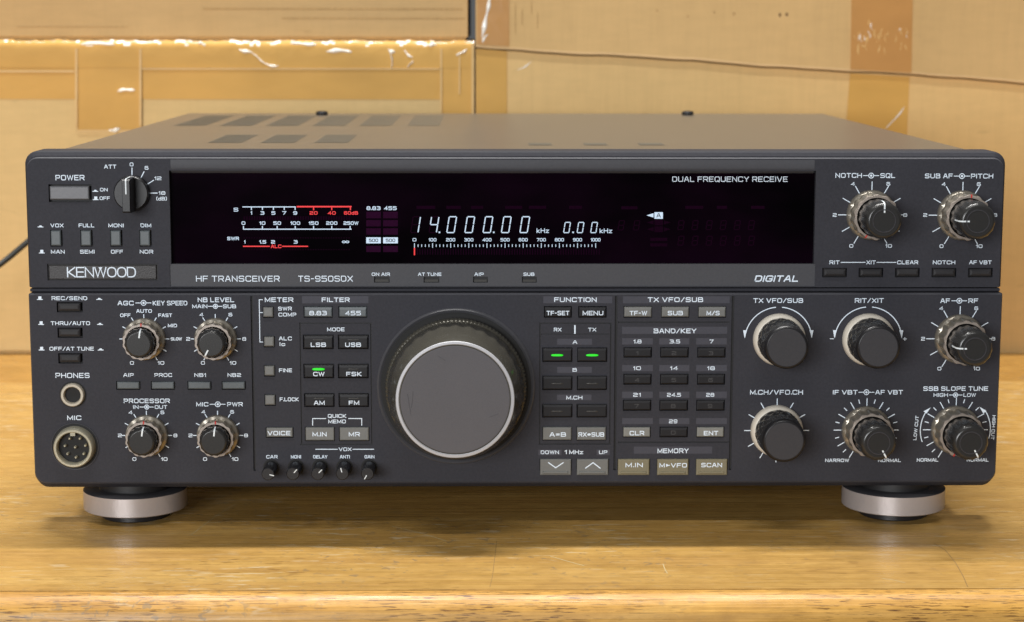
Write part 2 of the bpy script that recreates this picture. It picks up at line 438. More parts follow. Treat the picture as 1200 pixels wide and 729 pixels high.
# ------------------------------------------------------------------ relief panel: a grid of cells with depths and joined walls
def relief(mb, x0, x1, z0, z1, Y, cells, mat):
    xs = sorted({x0, x1} | {min(max(c[i], x0), x1) for c in cells for i in (0, 1)})
    zs = sorted({z0, z1} | {min(max(c[i], z0), z1) for c in cells for i in (2, 3)})
    nx, nz = len(xs) - 1, len(zs) - 1
    D = [[(0.0, mat, mat)]*nz for _ in range(nx)]
    for c in cells:
        for i in range(nx):
            xm = (xs[i] + xs[i + 1])/2
            if not c[0] < xm < c[1]: continue
            for j in range(nz):
                if c[2] < (zs[j] + zs[j + 1])/2 < c[3]: D[i][j] = (c[4], c[5], c[6])
    for i in range(nx):
        for j in range(nz):
            d, mt, wm = D[i][j]; a, b, e, f = xs[i], xs[i + 1], zs[j], zs[j + 1]; y = Y + d
            mb.face([(a, y, e), (b, y, e), (b, y, f), (a, y, f)], mt)
            if i + 1 < nx and D[i + 1][j][0] != d:
                y2 = Y + D[i + 1][j][0]; mb.face([(b, y, e), (b, y2, e), (b, y2, f), (b, y, f)], wm if d > D[i+1][j][0] else D[i+1][j][2])
            if j + 1 < nz and D[i][j + 1][0] != d:
                y2 = Y + D[i][j + 1][0]; mb.face([(a, y, f), (b, y, f), (b, y2, f), (a, y2, f)], wm if d > D[i][j+1][0] else D[i][j+1][2])

def outline(x0, x1, z0, z1, rb, rt_, Y, n=8):
    pts = []
    for cx, cz, r, a0 in ((x0, z0, rb, 180), (x1, z0, rb, 270), (x1, z1, rt_, 0), (x0, z1, rt_, 90)):
        sxn = 1 if cx == x0 else -1; szn = 1 if cz == z0 else -1
        for i in range(n + 1):
            a = math.radians(a0 + 90*i/n)
            pts.append((cx + sxn*r + r*math.cos(a), Y, cz + szn*r + r*math.sin(a)))
    return pts
def frame_to_rect(mb, out, x0, x1, z0, z1, Y, mat):
    inn = [(min(max(p[0], x0), x1), Y, min(max(p[2], z0), z1)) for p in out]
    n = len(out)
    for i in range(n):
        j = (i + 1) % n
        if (Vector(inn[i]) - Vector(inn[j])).length < 1e-9: mb.face([out[i], out[j], inn[i]], mat)
        else: mb.face([out[i], out[j], inn[j], inn[i]], mat)

def cell(u0, u1, v0, v1, Y, depth, mat, wall=None):
    uc, vc = (u0 + u1)/2, (v0 + v1)/2
    return (onY(u0, vc, Y).x, onY(u1, vc, Y).x, onY(uc, v1, Y).z, onY(uc, v0, Y).z, depth, mat, wall or mat)

# =================================================================== THE TRANSCEIVER
YU, YL = .0020, 0.0            # planes of the upper and lower front panel
TABLE_Z = -.0155
root = bpy.data.objects.new('radio_transceiver', None); COL.objects.link(root); root.location = (0, 0, 0)
tag(root, 'dark grey radio transceiver with big tuning dial and lit black display on the wooden table', 'radio')

# --- cabinet ------------------------------------------------------
mb = MB(); solid(mb, -.1905, .1905, .0195, .368, .0015, .1409, 'cabinet', .0012); cab = mb.build('cabinet', root)
def vent(u0, u1, v0, v1, nslots, skew=True):
    A, B = onZ(u0, v1, .1409), onZ(u1, v1, .1409); y1 = onZ((u0 + u1)/2, v0, .1409).y
    mb = MB(); w_ = B.x - A.x
    for i in range(nslots):
        a = A.x + w_*(i + .12)/nslots; b = A.x + w_*(i + .80)/nslots
        mb.face([(a, A.y, .14105), (b, A.y, .14105), (b, y1, .14105), (a, y1, .14105)], 'vent')
    return mb.build('vent_grille', cab)
for u0, u1 in ((203, 240), (257, 295), (311, 349), (366, 404), (421, 459), (477, 515)): vent(u0, u1, 135.5, 147.5, 12)
for u0, u1 in ((243, 283), (305, 345), (368, 408)): vent(u0, u1, 158, 167.5, 12)
for u0, u1 in ((615, 655), (680, 720), (745, 787)): vent(u0, u1, 167.8, 170.2, 1)
for u, v in ((378, 134.2), (805, 134.2)):
    p = onZ(u, v, .1411); mb = MB()
    R = lambda r, z: [(p.x + r*math.cos(2*PI*i/20), p.y - .004 + r*math.sin(2*PI*i/20), z) for i in range(20)]
    mb.rings([R(.0034, .1411), R(.0036, .1422), R(.003, .1432), R(.0012, .1434)], 'groove', True, True); mb.face(R(.0012, .1434), 'groove')
    mb.build('cover_screw', cab)

# --- upper panel --------------------------------------------------
X0, X1 = onY(30, 240, YU).x - .0003, onY(1177.4, 240, YU).x + .0003
ZT = .1412; ZB = onY(600, 342.3, YU).z
mb = MB()
ZP = onY(600, 336.8, YU).z
o_ = lambda s, t, Y, r: outline(X0 + s, X1 - s, ZP, ZT - t, .0003, r, Y)
ou = o_(.0013, .0029, YU, .0046)
mb.rings([o_(0, 0, .0195, .0055), o_(0, 0, YU + .0030, .0055), o_(.0003, .0005, YU + .0018, .0054), o_(.0009, .0019, YU + .0008, .005), o_(.0011, .0024, YU + .0007, .0047), ou], ['panel', 'panel', 'panel', 'panel', 'panel_lit_edge'], True, False)
BX0, BX1 = X0 + .0040, X1 - .0040
frame_to_rect(mb, ou, BX0, BX1, ZP + .0004, ZT - .0075, YU, 'panel')
solid(mb, X0 + .0006, X1 - .0006, YU + .0013, .019, ZB, ZP - .0006, 'panel', .0003)
cells = []
cu = lambda *a: cells.append(cell(a[0], a[1], a[2], a[3], YU, *a[4:]))
zt_in = ZT - .0075
cu(199.3, 955, 200, 309.5, .0034, 'groove', 'panel')                     # display opening
cu(199.3, 955, 309.5, 345, .0004, 'panel_strip', 'panel_lit_edge')        # strip below it
cu(57, 107.6, 216, 236.8, .0025, 'groove', 'panel')                      # power key
for a in (58.9, 94.3, 129.2, 163.4): cu(a, a + 14.2, 269.5, 289, .002, 'groove', 'panel')
cu(55.5, 185, 309, 328.8, .0009, 'groove', 'panel')                      # nameplate
for a in (963.6, 1006.2, 1048.9, 1091.8, 1134.5): cu(a, a + 28.8, 314, 325, .002, 'groove', 'panel')
LEDS = ((438.3, 456.6), (496.4, 514.8), (554.4, 571.8), (611.6, 629.1))
for a, b in LEDS: cu(a, b, 324.4, 331.4, .0016, 'groove', 'panel_strip')
relief(mb, BX0, BX1, ZP + .0004, zt_in, YU, cells, 'panel')
upper = mb.build('upper_panel', root, 30)

# bezel above the display: a convex strip let into the panel
mb = MB()
zt_, zb_ = onY(577, 187.2, YU).z, onY(577, 203.5, YU).z
bx0, bx1 = onY(200, 195, YU).x, onY(954.5, 195, YU).x
prof = []
for i in range(11):
    a = i/10; prof.append((YU - .0003 + .0004*abs(a - .35) + .0030*max(0, a - .62)**2*6, zt_ + (zb_ - zt_)*a))
mb.rings([[(bx0, y, z) for y, z in prof], [(bx1, y, z) for y, z in prof]], 'panel_strip', False, True)
mb.rings([[(bx0, YU + .004, zb_), (bx0, prof[-1][0], zb_)], [(bx1, YU + .004, zb_), (bx1, prof[-1][0], zb_)]], 'panel', False)
mb.face([(bx0, y, z) for y, z in prof] + [(bx0, YU + .0034, zb_), (bx0, YU + .0034, zt_)], 'panel_strip')
mb.face([(bx1, y, z) for y, z in prof] + [(bx1, YU + .0034, zb_), (bx1, YU + .0034, zt_)], 'panel_strip')
mb.face([(bx0, YU + .0034, zt_), (bx1, YU + .0034, zt_), (bx1, prof[0][0], zt_), (bx0, prof[0][0], zt_)], 'panel_strip')
mb.build('display_bezel', root)

# printed legends of the upper panel
mb = MB(); Y = YU
txt(mb, 'ATT', 122, 136.3, 195.3, 4.6, Y); txt(mb, '0', 152, 156.4, 192.7, 4.4, Y); txt(mb, '6', 169.5, 174, 196.7, 4.4, Y)
txt(mb, '12', 181, 189.2, 209, 4.2, Y); txt(mb, '18', 185.8, 193.8, 226.2, 4.2, Y); txt(mb, '(dB)', 183.3, 195.5, 232.8, 4.2, Y)
for p in (((154.7, 197), (154.7, 206)), ((168.8, 201.3), (165, 208.7)), ((180, 211.3), (172.5, 216)), ((175.8, 226.3), (184.2, 226.3))): ln(mb, p, Y, 1.1)
txt(mb, 'POWER', 65, 99, 208.2, 6.3, Y, wt=1.15)
txt(mb, 'ON', 117.2, 126.2, 222.3, 4.1, Y); txt(mb, 'OFF', 116.7, 128.7, 232.3, 4.1, Y)
icon(mb, 111.7, 222.8, 0, Y); icon(mb, 112.2, 232.5, 1, Y)
for s, a, b, v in (('VOX', 59.2, 74.5, 264.2), ('FULL', 92.2, 110.5, 264.2), ('MONI', 127, 145, 264.2), ('DIM', 164.7, 177.2, 264.2),
                   ('MAN', 59.7, 75.8, 295), ('SEMI', 93.8, 110.8, 295), ('OFF', 130, 144.2, 295), ('NOR', 163.8, 179.5, 295)):
    txt(mb, s, a, b, v, 4.5, Y)
icon(mb, 47.5, 264.5, 0, Y); icon(mb, 49, 295, 1, Y)
txt(mb, 'NOTCH', 979, 1010, 205.6, 5.5, Y); dual(mb, 1020.9, 205.8, 1011.8, 1029.8, Y); txt(mb, 'SQL', 1031.6, 1049, 205.8, 5.5, Y)
txt(mb, 'SUB AF', 1083.9, 1116.5, 206.2, 5.5, Y); dual(mb, 1127.3, 206.4, 1118.2, 1136.4, Y); txt(mb, 'PITCH', 1137.8, 1163.9, 206.4, 5.5, Y)
def ring_numbers(mb, u, v, Y, spots, h=4.2):
    for s, a, b in spots: 
        wd = 4.6 if len(s) == 1 else 7.6
        txt(mb, s, a - wd/2, a + wd/2, b, h, Y, wt=.9)
T30 = [-150 + 30*i for i in range(11)]
KN = (1020.9, 251.8); KS = (1127.2, 252.2)
ticks(mb, *KN, T30, 29.5, 38.5, Y); ticks(mb, *KS, T30, 29.5, 38.5, Y)
ring_numbers(mb, *KN, Y, (('4', 999.5, 215.5), ('6', 1041, 215.5), ('2', 978.2, 252), ('8', 1060.8, 252), ('0', 997.6, 288.2), ('10', 1041.4, 288.2)))
ring_numbers(mb, *KS, Y, (('4', 1105.8, 215.8), ('6', 1147, 215.8), ('2', 1084.2, 252), ('8', 1166.3, 252), ('0', 1103.3, 288.5), ('10', 1147.5, 288.5)))
for s, a, b in (('RIT', 972, 983.8), ('XIT', 1015.2, 1026.2), ('CLEAR', 1051.4, 1075.9), ('NOTCH', 1093.2, 1119.4), ('AF VBT', 1135.7, 1162)): txt(mb, s, a, b, 307.5, 4.5, Y)
ln(mb, [(985.5, 307.5), (1013.7, 307.5)], Y, .9); ln(mb, [(1027.8, 307.5), (1049.9, 307.5)], Y, .9)
YS = YU + .0004
txt(mb, 'HF TRANSCEIVER', 229.7, 327.7, 326.6, 7, YS, wt=1.15); txt(mb, 'TS-950SDX', 349.4, 413.5, 326.6, 7, YS, wt=1.15)
for s, a, b in (('ON AIR', 435.6, 457), ('AT TUNE', 489.9, 517.3), ('AIP', 556, 566.8), ('SUB', 613.4, 626.2)): txt(mb, s, a, b, 321.4, 3.9, YS, wt=.85)
txt(mb, 'DIGITAL', 884.8, 936, 326.5, 7.6, YS, wt=1.7, slant=.28, gap=.3)
mb.build('lettering', upper)

def key(name, u0, u1, v0, v1, Yp, pro, mat, legend=None, lmat='ink', bev=.0006, bt=None, back=.0018, led=None, h=5.0, wt=None, extra=None, bar=None):
    """a push button whose front face fills the photo rectangle on the plane Yp - pro"""
    Yf = Yp - pro; uc, vc = (u0 + u1)/2, (v0 + v1)/2
    x0, x1 = onY(u0, vc, Yf).x, onY(u1, vc, Yf).x; z0, z1 = onY(uc, v1, Yf).z, onY(uc, v0, Yf).z
    mb = MB(); block(mb, x0, x1, z0, z1, Yp + back, Yf, bev, mat, bt)
    if bar:                                            # the raised finger bar along the lower edge
        a, b, c, d = bar; block(mb, onY(a, vc, Yf).x, onY(b, vc, Yf).x, onY(uc, d, Yf).z, onY(uc, c, Yf).z, Yf + .0001, Yf - .0005, .0004, mat)
    o = mb.build(name, root)
    if legend or extra:
        mb = MB()
        for s, a, b, v in (legend or ()): txt(mb, s, a, b, v, h, Yf, lmat, wt)
        if extra: extra(mb, Yf)
        mb.build('lettering', o)
    if led:
        a, b, v, hh, mt = led; p = onY((a + b)/2, v, Yf); k = mpp(a, v, Yf); mb = MB(); n = 24
        rr = [[(p.x + (b - a)/2*k*f*math.copysign(abs(math.cos(2*PI*i/n))**.7, math.cos(2*PI*i/n)), Yf - dy, p.z + hh/2*k*f*math.copysign(abs(math.sin(2*PI*i/n))**.8, math.sin(2*PI*i/n))) for i in range(n)]
              for f, dy in ((1, .00002), (.92, .0002), (.6, .0003))]
        mb.rings(rr, mt, True, True); mb.face(rr[-1], mt); mb.build('indicator_light', o)
    return o
PB = 'push_button'
key('power_button', 58.2, 104.2, 218.4, 234, YU, .0012, 'power_key', back=.002, bev=.0005)
for a in (59.4, 94.7, 129.5, 163.7): key(PB, a, a + 11.8, 270.4, 288, YU, .0016, 'key_slate', bev=.0005, back=.0019)
for a in (965.4, 1008, 1050.7, 1093.5, 1136.2): key(PB, a, a + 26.3, 315, 324, YU, .0014, 'key_dark', bev=.0011, back=.0018)
for a, b in LEDS:
    mb = MB(); p0, p1 = onY(a + 1.2, 330.6, YU), onY(b - 1.2, 330.6, YU); q0 = onY(a + 3, 325, YU)
    zz0, zz1 = p0.z, q0.z
    mb.face([(p0.x, YU + .0008, zz0), (p1.x, YU + .0008, zz0), (p1.x, YU + .0012, zz0 + (zz1 - zz0)*.55), (p0.x, YU + .0012, zz0 + (zz1 - zz0)*.55)], 'led_off')
    mb.rings([[(p0.x, YU + .0008, zz0), (p0.x, YU + .00155, zz0)], [(p1.x, YU + .0008, zz0), (p1.x, YU + .00155, zz0)]], 'led_off', False)
    mb.build('status_light', root)
# nameplate
mb = MB(); Yn = YU + .0003
a, b = onY(57, 319, Yn), onY(183.5, 319, Yn); block(mb, a.x, b.x, onY(120, 327.6, Yn).z, onY(120, 310.6, Yn).z, YU + .0008, Yn, .0004, 'plate')
npl = mb.build('nameplate', root)
mb = MB(); s = 'KENWOOD'
txt(mb, s, 78.5, 159.4, 319, 12.4, Yn, wt=1.6, gap=.14, rq=.5)
poly(mb, [(115.3, 313.2), (120, 313.2), (117.7, 316.8)], Yn, 'ink', .0001)
mb.build('lettering', npl)

# --- display window -----------------------------------------------
YG = YU + .0026
mb = MB(); a, b = onY(199.8, 256, YG), onY(954.6, 256, YG)
block(mb, a.x, b.x, onY(577, 309.2, YG).z, onY(577, 202.6, YG).z, YG + .0007, YG, .0002, 'glass'); win = mb.build('display_window', root)
W_, R_, G_, GF = 'lit_white', 'lit_red', 'ghost', 'ghost_faint'
mb = MB(); txt(mb, 'DUAL FREQUENCY RECEIVE', 787.8, 923, 210, 6.2, YG, wt=1.0); mb.build('lettering', win)
mb = MB()
txt(mb, 'S', 273.8, 279.2, 245.7, 4.4, YG, W_)
ln(mb, [(284.6, 242.5), (346, 242.5)], YG, 1.1, W_); ln(mb, [(348.4, 242.2), (411.2, 242.2)], YG, 1.7, R_)
for s, u in (('1', 294.6), ('3', 307.5), ('5', 320.4), ('7', 333.1), ('9', 345.9)):
    ln(mb, [(u, 243.5), (u, 245.6)], YG, 1.1, W_); wd = 1.6 if s == '1' else 4.6; txt(mb, s, u - wd/2, u + wd/2, 249.6, 4.1, YG, W_, wt=.95)
for s, u, wd in (('20', 367.5, 9.3), ('40', 388.8, 9.3), ('60dB', 411.3, 16.5)):
    txt(mb, s, u - wd/2, u + wd/2, 249.6, 4.0, YG, R_, wt=1.0); ln(mb, [(min(u, 410.6), 243.6), (min(u, 410.6), 245.8)], YG, 1.3, R_)
for s, u, wd in (('0', 285.3, 4.4), ('10', 307.5, 7), ('50', 324.8, 9), ('100', 346, 11.4), ('150', 367.5, 11.4), ('200', 388.8, 13), ('250W', 411.3, 17.4)):
    txt(mb, s, u - wd/2, u + wd/2, 261.5, 4.0, YG, W_, wt=.95); ln(mb, [(min(u, 410.3), 265.3), (min(u, 410.3), 267.8)], YG, 1.1, W_)
ln(mb, [(285.4, 268.6), (411.4, 268.6)], YG, 1.1, W_)
txt(mb, 'SWR', 266.2, 280, 279.5, 4, YG, W_, wt=.95)
for s, u, wd in (('1', 286.8, 1.6), ('1.5', 307.9, 8), ('2', 320, 4.6), ('3', 346.5, 4.6), ('~', 405, 8.6)): txt(mb, s, u - wd/2, u + wd/2, 283.5, 4, YG, W_, wt=.95)
ln(mb, [(285.4, 288.7), (315.6, 288.7)], YG, 1.3, R_); txt(mb, 'ALC', 317.4, 329.8, 288.7, 4.2, YG, R_, wt=1.0); ln(mb, [(331.2, 288.7), (360.4, 288.7)], YG, 1.3, R_)
mb.build('meter_scale', win)
mb = MB()
txt(mb, '8.83', 429.6, 445.9, 244, 4.4, YG, W_, wt=1.0); txt(mb, '455', 450, 464.8, 244, 4.4, YG, W_, wt=1.0)
for a, b in ((429.2, 446.2), (449, 466.2)):
    for c, d in ((248.2, 255.8), (258, 265.3), (267.6, 275), (288.2, 295.4)): rect(mb, a, b, c, d, YG, G_)
    rect(mb, a, b, 278.2, 285.2, YG, W_)
    txt(mb, '500', a + 3, b - 3, 281.7, 4, YG - .00012, 'groove', wt=.9)
mb.build('filter_indicator', win)
# seven-segment frequency
def seg7(mb, u, v0, v1, wd, which, mat, wt, sl=.16):
    h = v1 - v0; vm = (v0 + v1)/2; g = wt*.75
    def pt(x, v): return (u + x + (vm - v)*sl, v)
    S = {'a': ((-wd/2 + g, v0), (wd/2 - g, v0)), 'd': ((-wd/2 + g, v1), (wd/2 - g, v1)), 'g': ((-wd/2 + g, vm), (wd/2 - g, vm)),
         'f': ((-wd/2, v0 + g), (-wd/2, vm - g)), 'e': ((-wd/2, vm + g), (-wd/2, v1 - g)), 'b': ((wd/2, v0 + g), (wd/2, vm - g)), 'c': ((wd/2, vm + g), (wd/2, v1 - g))}
    for ch in which: ln(mb, [pt(*S[ch][0]), pt(*S[ch][1])], YG, wt, mat)
mb = MB(); Z0 = 'abcdef'
seg7(mb, 487.0, 254, 272.6, 8.6, 'bc', W_, 1.25)
for u, wch in ((508.6, 'fgbc'), (529.3, Z0), (550.5, Z0), (571.8, Z0), (593.3, Z0), (615, Z0)): seg7(mb, u, 254, 272.6, 8.6, wch, W_, 1.25)
for u, v in ((514.9, 272.3), (578.6, 272.3), (671.6, 272.3)): rect(mb, u - .9, u + .9, v - .9, v + .9, YG, W_)
for u in (664.5, 680.3, 696.2): seg7(mb, u, 260.6, 272.7, 6.2, Z0, W_, 1.05)
txt(mb, 'kHz', 628.8, 643.3, 270.3, 5.4, YG, W_, wt=.95); txt(mb, 'kHz', 702.7, 717.3, 270.5, 5.4, YG, W_, wt=.95)
mb.build('frequency_readout', win)
mb = MB()
for i in range(11):
    s = str(i*100); u = 485.7 + 21.23*i; wd = {1: 4.4, 3: 10.6, 4: 13}[len(s)]; wd -= (1.6 if s[0] == '1' else 0)
    txt(mb, s, u - wd/2, u + wd/2, 281, 3.9, YG, W_, wt=.85)
for i in range(51):
    u = 485.7 + 21.23*i/5; mj = i % 5 == 0; ln(mb, [(u, 285.4 if mj else 286.8), (u, 290 if mj else 289)], YG, .8, W_)
ln(mb, [(485.7, 291), (485.7, 298.4)], YG, 1.5, R_)
mb.build('frequency_scale', win)
mb = MB()
poly(mb, [(757.6, 252.4), (765.8, 254.9), (765.8, 249.9)], YG, W_); rect(mb, 766.9, 776.8, 248.7, 256.4, YG, W_); txt(mb, 'A', 769.3, 774.4, 252.5, 5, YG - .00012, 'groove', wt=1.0)
mb.build('receiver_indicator', win)
mb = MB()
for i in range(42): rect(mb, 285.5 + 3*i, 287.3 + 3*i, 253.4, 257.8, YG, GF)
for v in (278.8, 292.5):
    for i in range(42): rect(mb, 285.5 + 3*i, 286.9 + 3*i, v - .7, v + .7, YG, GF)
for i in range(72): rect(mb, 488.5 + 3*i, 489.8 + 3*i, 291.5, 298.5, YG, GF)
for u in (487, 508.6): seg7(mb, u, 254, 272.6, 8.6, 'adefg' if u < 500 else 'aed', GF, 1.2)
for u in (728, 746): seg7(mb, u, 258.6, 269.5, 6, 'abcdefg', GF, 1.1)
for v in (258.6, 276.8):
    for i in range(6): seg7(mb, 798 + 16.5*i, v, v + 10.5, 6, 'abcdefg', GF, 1.1)
for v in (260.7, 268.7):
    rect(mb, 766.9, 776.8, v - 3.4, v + 3.4, YG, GF)
    poly(mb, [(758, v), (765.8, v + 2.4), (765.8, v - 2.4)], YG, GF); poly(mb, [(786, v), (778, v - 2.4), (778, v + 2.4)], YG, GF)
for a, b, v in ((762, 782, 280.5), (762, 782, 287), (488, 510, 243), (523, 540, 243), (552, 566, 243), (592, 612, 243), (620, 640, 243), (667, 682, 243), (728, 747, 243.5), (803, 824, 243), (840, 852, 243), (880, 896, 243)):
    rect(mb, a, b, v - 1.8, v + 1.8, YG, GF)
tag(mb.build('unlit_segment', win), kind='stuff')

# --- lower panel --------------------------------------------------
LX0, LX1 = onY(34.9, 400, YL).x, onY(1173.2, 400, YL).x
LZT, LZB = onY(600, 343.6, YL).z, .0004
mb = MB()
o_ = lambda s, t, bt, Y, rb: outline(LX0 + s, LX1 - s, LZB + bt, LZT - t, rb, .0008, Y)
ol = o_(.0006, .0007, .0030, YL, .0045)
mb.rings([o_(0, 0, 0, .0195, .0052), o_(0, 0, 0, YL + .0042, .0052), o_(0, 0, .0020, YL + .0009, .0050), o_(.0001, .0001, .0024, YL + .0006, .0047), ol], ['panel', 'panel', 'panel', 'panel_lit_edge'], True, False)  # front chamfer takes the lighter copy, painting its bright edge line
bz0, bz1 = LZB + .0078, LZT - .0012
PX0, PX1 = LX0 + .0055, LX1 - .0055
frame_to_rect(mb, ol, PX0, PX1, bz0, bz1, YL, 'panel')
cells = []
cl = lambda *a: cells.append(cell(a[0], a[1], a[2], a[3], YL, *a[4:]))
lz = lambda u, v0, v1, w_: cl(u - w_/2, u + w_/2, v0, v1, .0011, 'groove', 'panel')
# grooves between the sections
for u in (296.8, 721.3, 857.3): cl(u - 1.5, u + 1.5, 340, 563, .0012, 'groove', 'panel_lit_edge')
# printed lighter bands
for a, b, c, d in ((354, 431.7, 347, 355.5), (636.7, 717.3, 347.3, 355.4), (730, 855, 347.3, 355.4), (729, 852, 383, 391.3), (742.8, 834.5, 523.4, 531.7),
                   (653, 693.7, 397, 404), (653, 693.5, 430, 437), (652.8, 693, 462.5, 469), (631, 658, 527, 533.4), (699.2, 714.5, 527, 533.4)):
    cl(a, b, c, d, 0.0, 'panel_band')
for c, d in ((396.3, 403.7), (427.8, 435), (459, 466.3), (490, 497)):
    for a, b in ((729, 765), (772.6, 807.8), (815.8, 851.7)): cl(a, b, c, d, 0.0, 'panel_band')
# engraved frames
def frame_groove(u0, u1, v0, v1, w_=1.5, dep=.0006):
    for a, b, c, d in ((u0, u0 + w_, v0, v1), (u1 - w_, u1, v0, v1), (u0, u1, v0, v0 + w_), (u0, u1, v1 - w_, v1)): cl(a, b, c, d, dep, 'groove', 'panel_lit_edge')
frame_groove(352, 436, 378, 521.5); frame_groove(632, 716, 378, 521)
cl(634, 714, 391, 392, .0004, 'groove', 'panel_lit_edge')
cl(724.5, 855, 376.8, 378.4, .0006, 'groove', 'panel_lit_edge'); cl(724.5, 855, 517.4, 519, .0006, 'groove', 'panel_lit_edge')
# key wells
for v in (354, 384, 414): cl(66.5 + (v - 354)*.03, 97, v, v + 12, .002, 'groove', 'panel')
for a in (136.2, 176.9, 219.8, 260): cl(a, a + 28, 446.8, 456.8, .002, 'groove', 'panel')
SQ = ((307.8, 359.3), (308.9, 393.8), (309.3, 428), (310, 462.3))
for a, v in SQ: cl(a, a + 13.2, v, v + 13.3, .002, 'groove', 'panel')
for a, b in ((355.8, 389.9), (396.6, 430.2), (637.4, 670.2), (677.6, 710.9), (730.8, 764.2), (774.8, 807.8), (818, 851)): cl(a, b, 358.8, 372.3, .002, 'groove', 'panel')
MODE_R = ((355, 391, 396, 432, 392.2, 409.2), (355.6, 391.4, 396, 432, 426.4, 443.3), (356.4, 392, 396.8, 432.3, 460.8, 477), (357.3, 392.3, 397.3, 432.8, 500.2, 516.9),
          (635.5, 670.8, 676.4, 711.6, 407.2, 424.2), (635.5, 670.8, 676, 711.2, 440.3, 457.2), (635.3, 670.8, 675.6, 711, 473.4, 489.3), (635.5, 670.2, 675.5, 710.5, 500, 516.2))
for a, b, c, d, e, f in MODE_R: cl(a, b, e, f, .002, 'groove', 'panel'); cl(c, d, e, f, .002, 'groove', 'panel')
KEYS = (((731, 763.7), (774, 806.8), (817.5, 850), 407, 418.9), ((730.9, 763.3), (773.8, 806.5), (817.2, 849.4), 438.3, 450.6),
        ((730.2, 763), (773, 806), (816.2, 849), 468.7, 481.2), ((730.2, 762.3), (773.2, 805.8), (816.4, 848.5), 500.3, 512.4))
for r in KEYS:
    for a, b in r[:3]: cl(a - .3, b + .3, r[3] - .2, r[4] + .2, .002, 'groove', 'panel')
BOT = ((632.6, 669.8), (675.6, 713.4), (723.8, 761.5), (769.8, 807.3), (815.5, 852.7))
for a, b in BOT: cl(a - .3, b + .3, 537.6, 557.6, .002, 'groove', 'panel')
cl(311.5, 344, 500.5, 513, .002, 'groove', 'panel')
relief(mb, PX0, PX1, bz0, bz1, YL, cells, 'panel')
lower = mb.build('lower_panel', root, 30)

mb = MB(); Y = YL
for s, a, b, v, i1, i2 in (('REC/SEND', 60.5, 102.2, 349.5, 46.7, 116.3), ('THRU/AUTO', 59.5, 105.5, 378.8, 48.2, 117.2), ('OFF/AT TUNE', 58, 110, 408.7, 48.8, 118)):
    txt(mb, s, a, b, v, 4.6, Y); icon(mb, i1, v, 1, Y); icon(mb, i2, v, 0, Y)
txt(mb, 'PHONES', 65, 105, 440, 6, Y, wt=1.1); txt(mb, 'MIC', 78.8, 95.3, 489.6, 5.4, Y, wt=1.1)
txt(mb, 'AGC', 137.8, 156.7, 355.2, 5.4, Y, wt=1.1); dual(mb, 168.2, 355, 159.2, 177, Y); txt(mb, 'KEY SPEED', 179, 219.5, 355.2, 5.4, Y, wt=1.0)
for s, a, b, v, h in (('AUTO', 159.7, 178, 364.5, 4.2), ('OFF', 140.8, 153, 369.5, 4.2), ('FAST', 185.5, 201.7, 369.5, 4.2), ('MID', 196.7, 207.5, 381.5, 4.2), ('SLOW', 200, 213.3, 397.2, 3.8)): txt(mb, s, a, b, v, h, Y, wt=.95)
KA, KNB, KP, KM = (169.2, 397.2), (252.8, 397.2), (172.2, 510.3), (255.5, 510.3)
ticks(mb, *KA, [-90, -60, -30, 0, 30, 60, 90, 120, 150], 24.5, 28.8, Y); ring_numbers(mb, *KA, Y, (('0', 154.7, 425.3), ('10', 188.7, 425.3)))
txt(mb, 'NB LEVEL', 231.7, 274.5, 351.4, 5.5, Y, wt=1.1); txt(mb, 'MAIN', 225.3, 243, 359, 4.5, Y); dual(mb, 252.5, 359, 244, 260.3, Y, 2.5); txt(mb, 'SUB', 261.3, 276.7, 359, 4.5, Y)
for K in (KNB, KP, KM): ticks(mb, *K, T30[1:] if K != KNB else T30, 24.5, 29, Y)
ring_numbers(mb, *KNB, Y, (('4', 236, 368.7), ('6', 270, 368.7), ('2', 220.5, 397.2), ('8', 286.2, 397.2), ('0', 237.8, 425.3), ('10', 273, 425.3)))
for s, a, b in (('AIP', 144.5, 156.7), ('PROC', 181, 201.7), ('NB1', 227.8, 241.3), ('NB2', 266.7, 282.5)): txt(mb, s, a, b, 439.5, 4.4, Y)
txt(mb, 'PROCESSOR', 145, 199, 469.8, 5.4, Y, wt=1.1); txt(mb, 'IN', 156, 162.5, 477, 4.4, Y); dual(mb, 172, 477, 163.8, 179.7, Y, 2.5); txt(mb, 'OUT', 181.3, 196, 477, 4.4, Y)
ring_numbers(mb, *KP, Y, (('4', 153, 483.3), ('6', 190.3, 483.3), ('2', 140.5, 510.3), ('8', 205.5, 510.3), ('0', 157.5, 538), ('10', 192.5, 538)))
txt(mb, 'MIC', 230, 244.2, 473.8, 5, Y); dual(mb, 255.2, 473.8, 246, 263.8, Y); txt(mb, 'PWR', 266.2, 284.5, 473.8, 5, Y)
ring_numbers(mb, *KM, Y, (('4', 238.3, 482.7), ('6', 272, 482.7), ('2', 223.3, 510.3), ('8', 288.3, 510.3), ('0', 240.3, 538), ('10', 275.5, 538)))
txt(mb, 'METER', 310.3, 343.7, 351.3, 5.5, Y, wt=1.15)
ln(mb, [(307.5, 351.2), (303.8, 351.2), (304.6, 400.8), (308, 400.8)], Y, .9); ln(mb, [(304, 366.3), (307.5, 366.3)], Y, .9)
for s, a, b, v in (('SWR', 326, 342, 361.7), ('COMP', 326.3, 347.2, 368.7), ('ALC', 326.8, 342, 396.7), ('Ic', 327.7, 334.2, 403.3), ('FINE', 327, 342.2, 434), ('F.LOCK', 327.8, 350, 468)): txt(mb, s, a, b, v, 4.5, Y)
txt(mb, 'FILTER', 377, 409.7, 351.3, 5.4, Y, wt=1.15); txt(mb, 'MODE', 383.3, 403.8, 386, 4.5, Y)
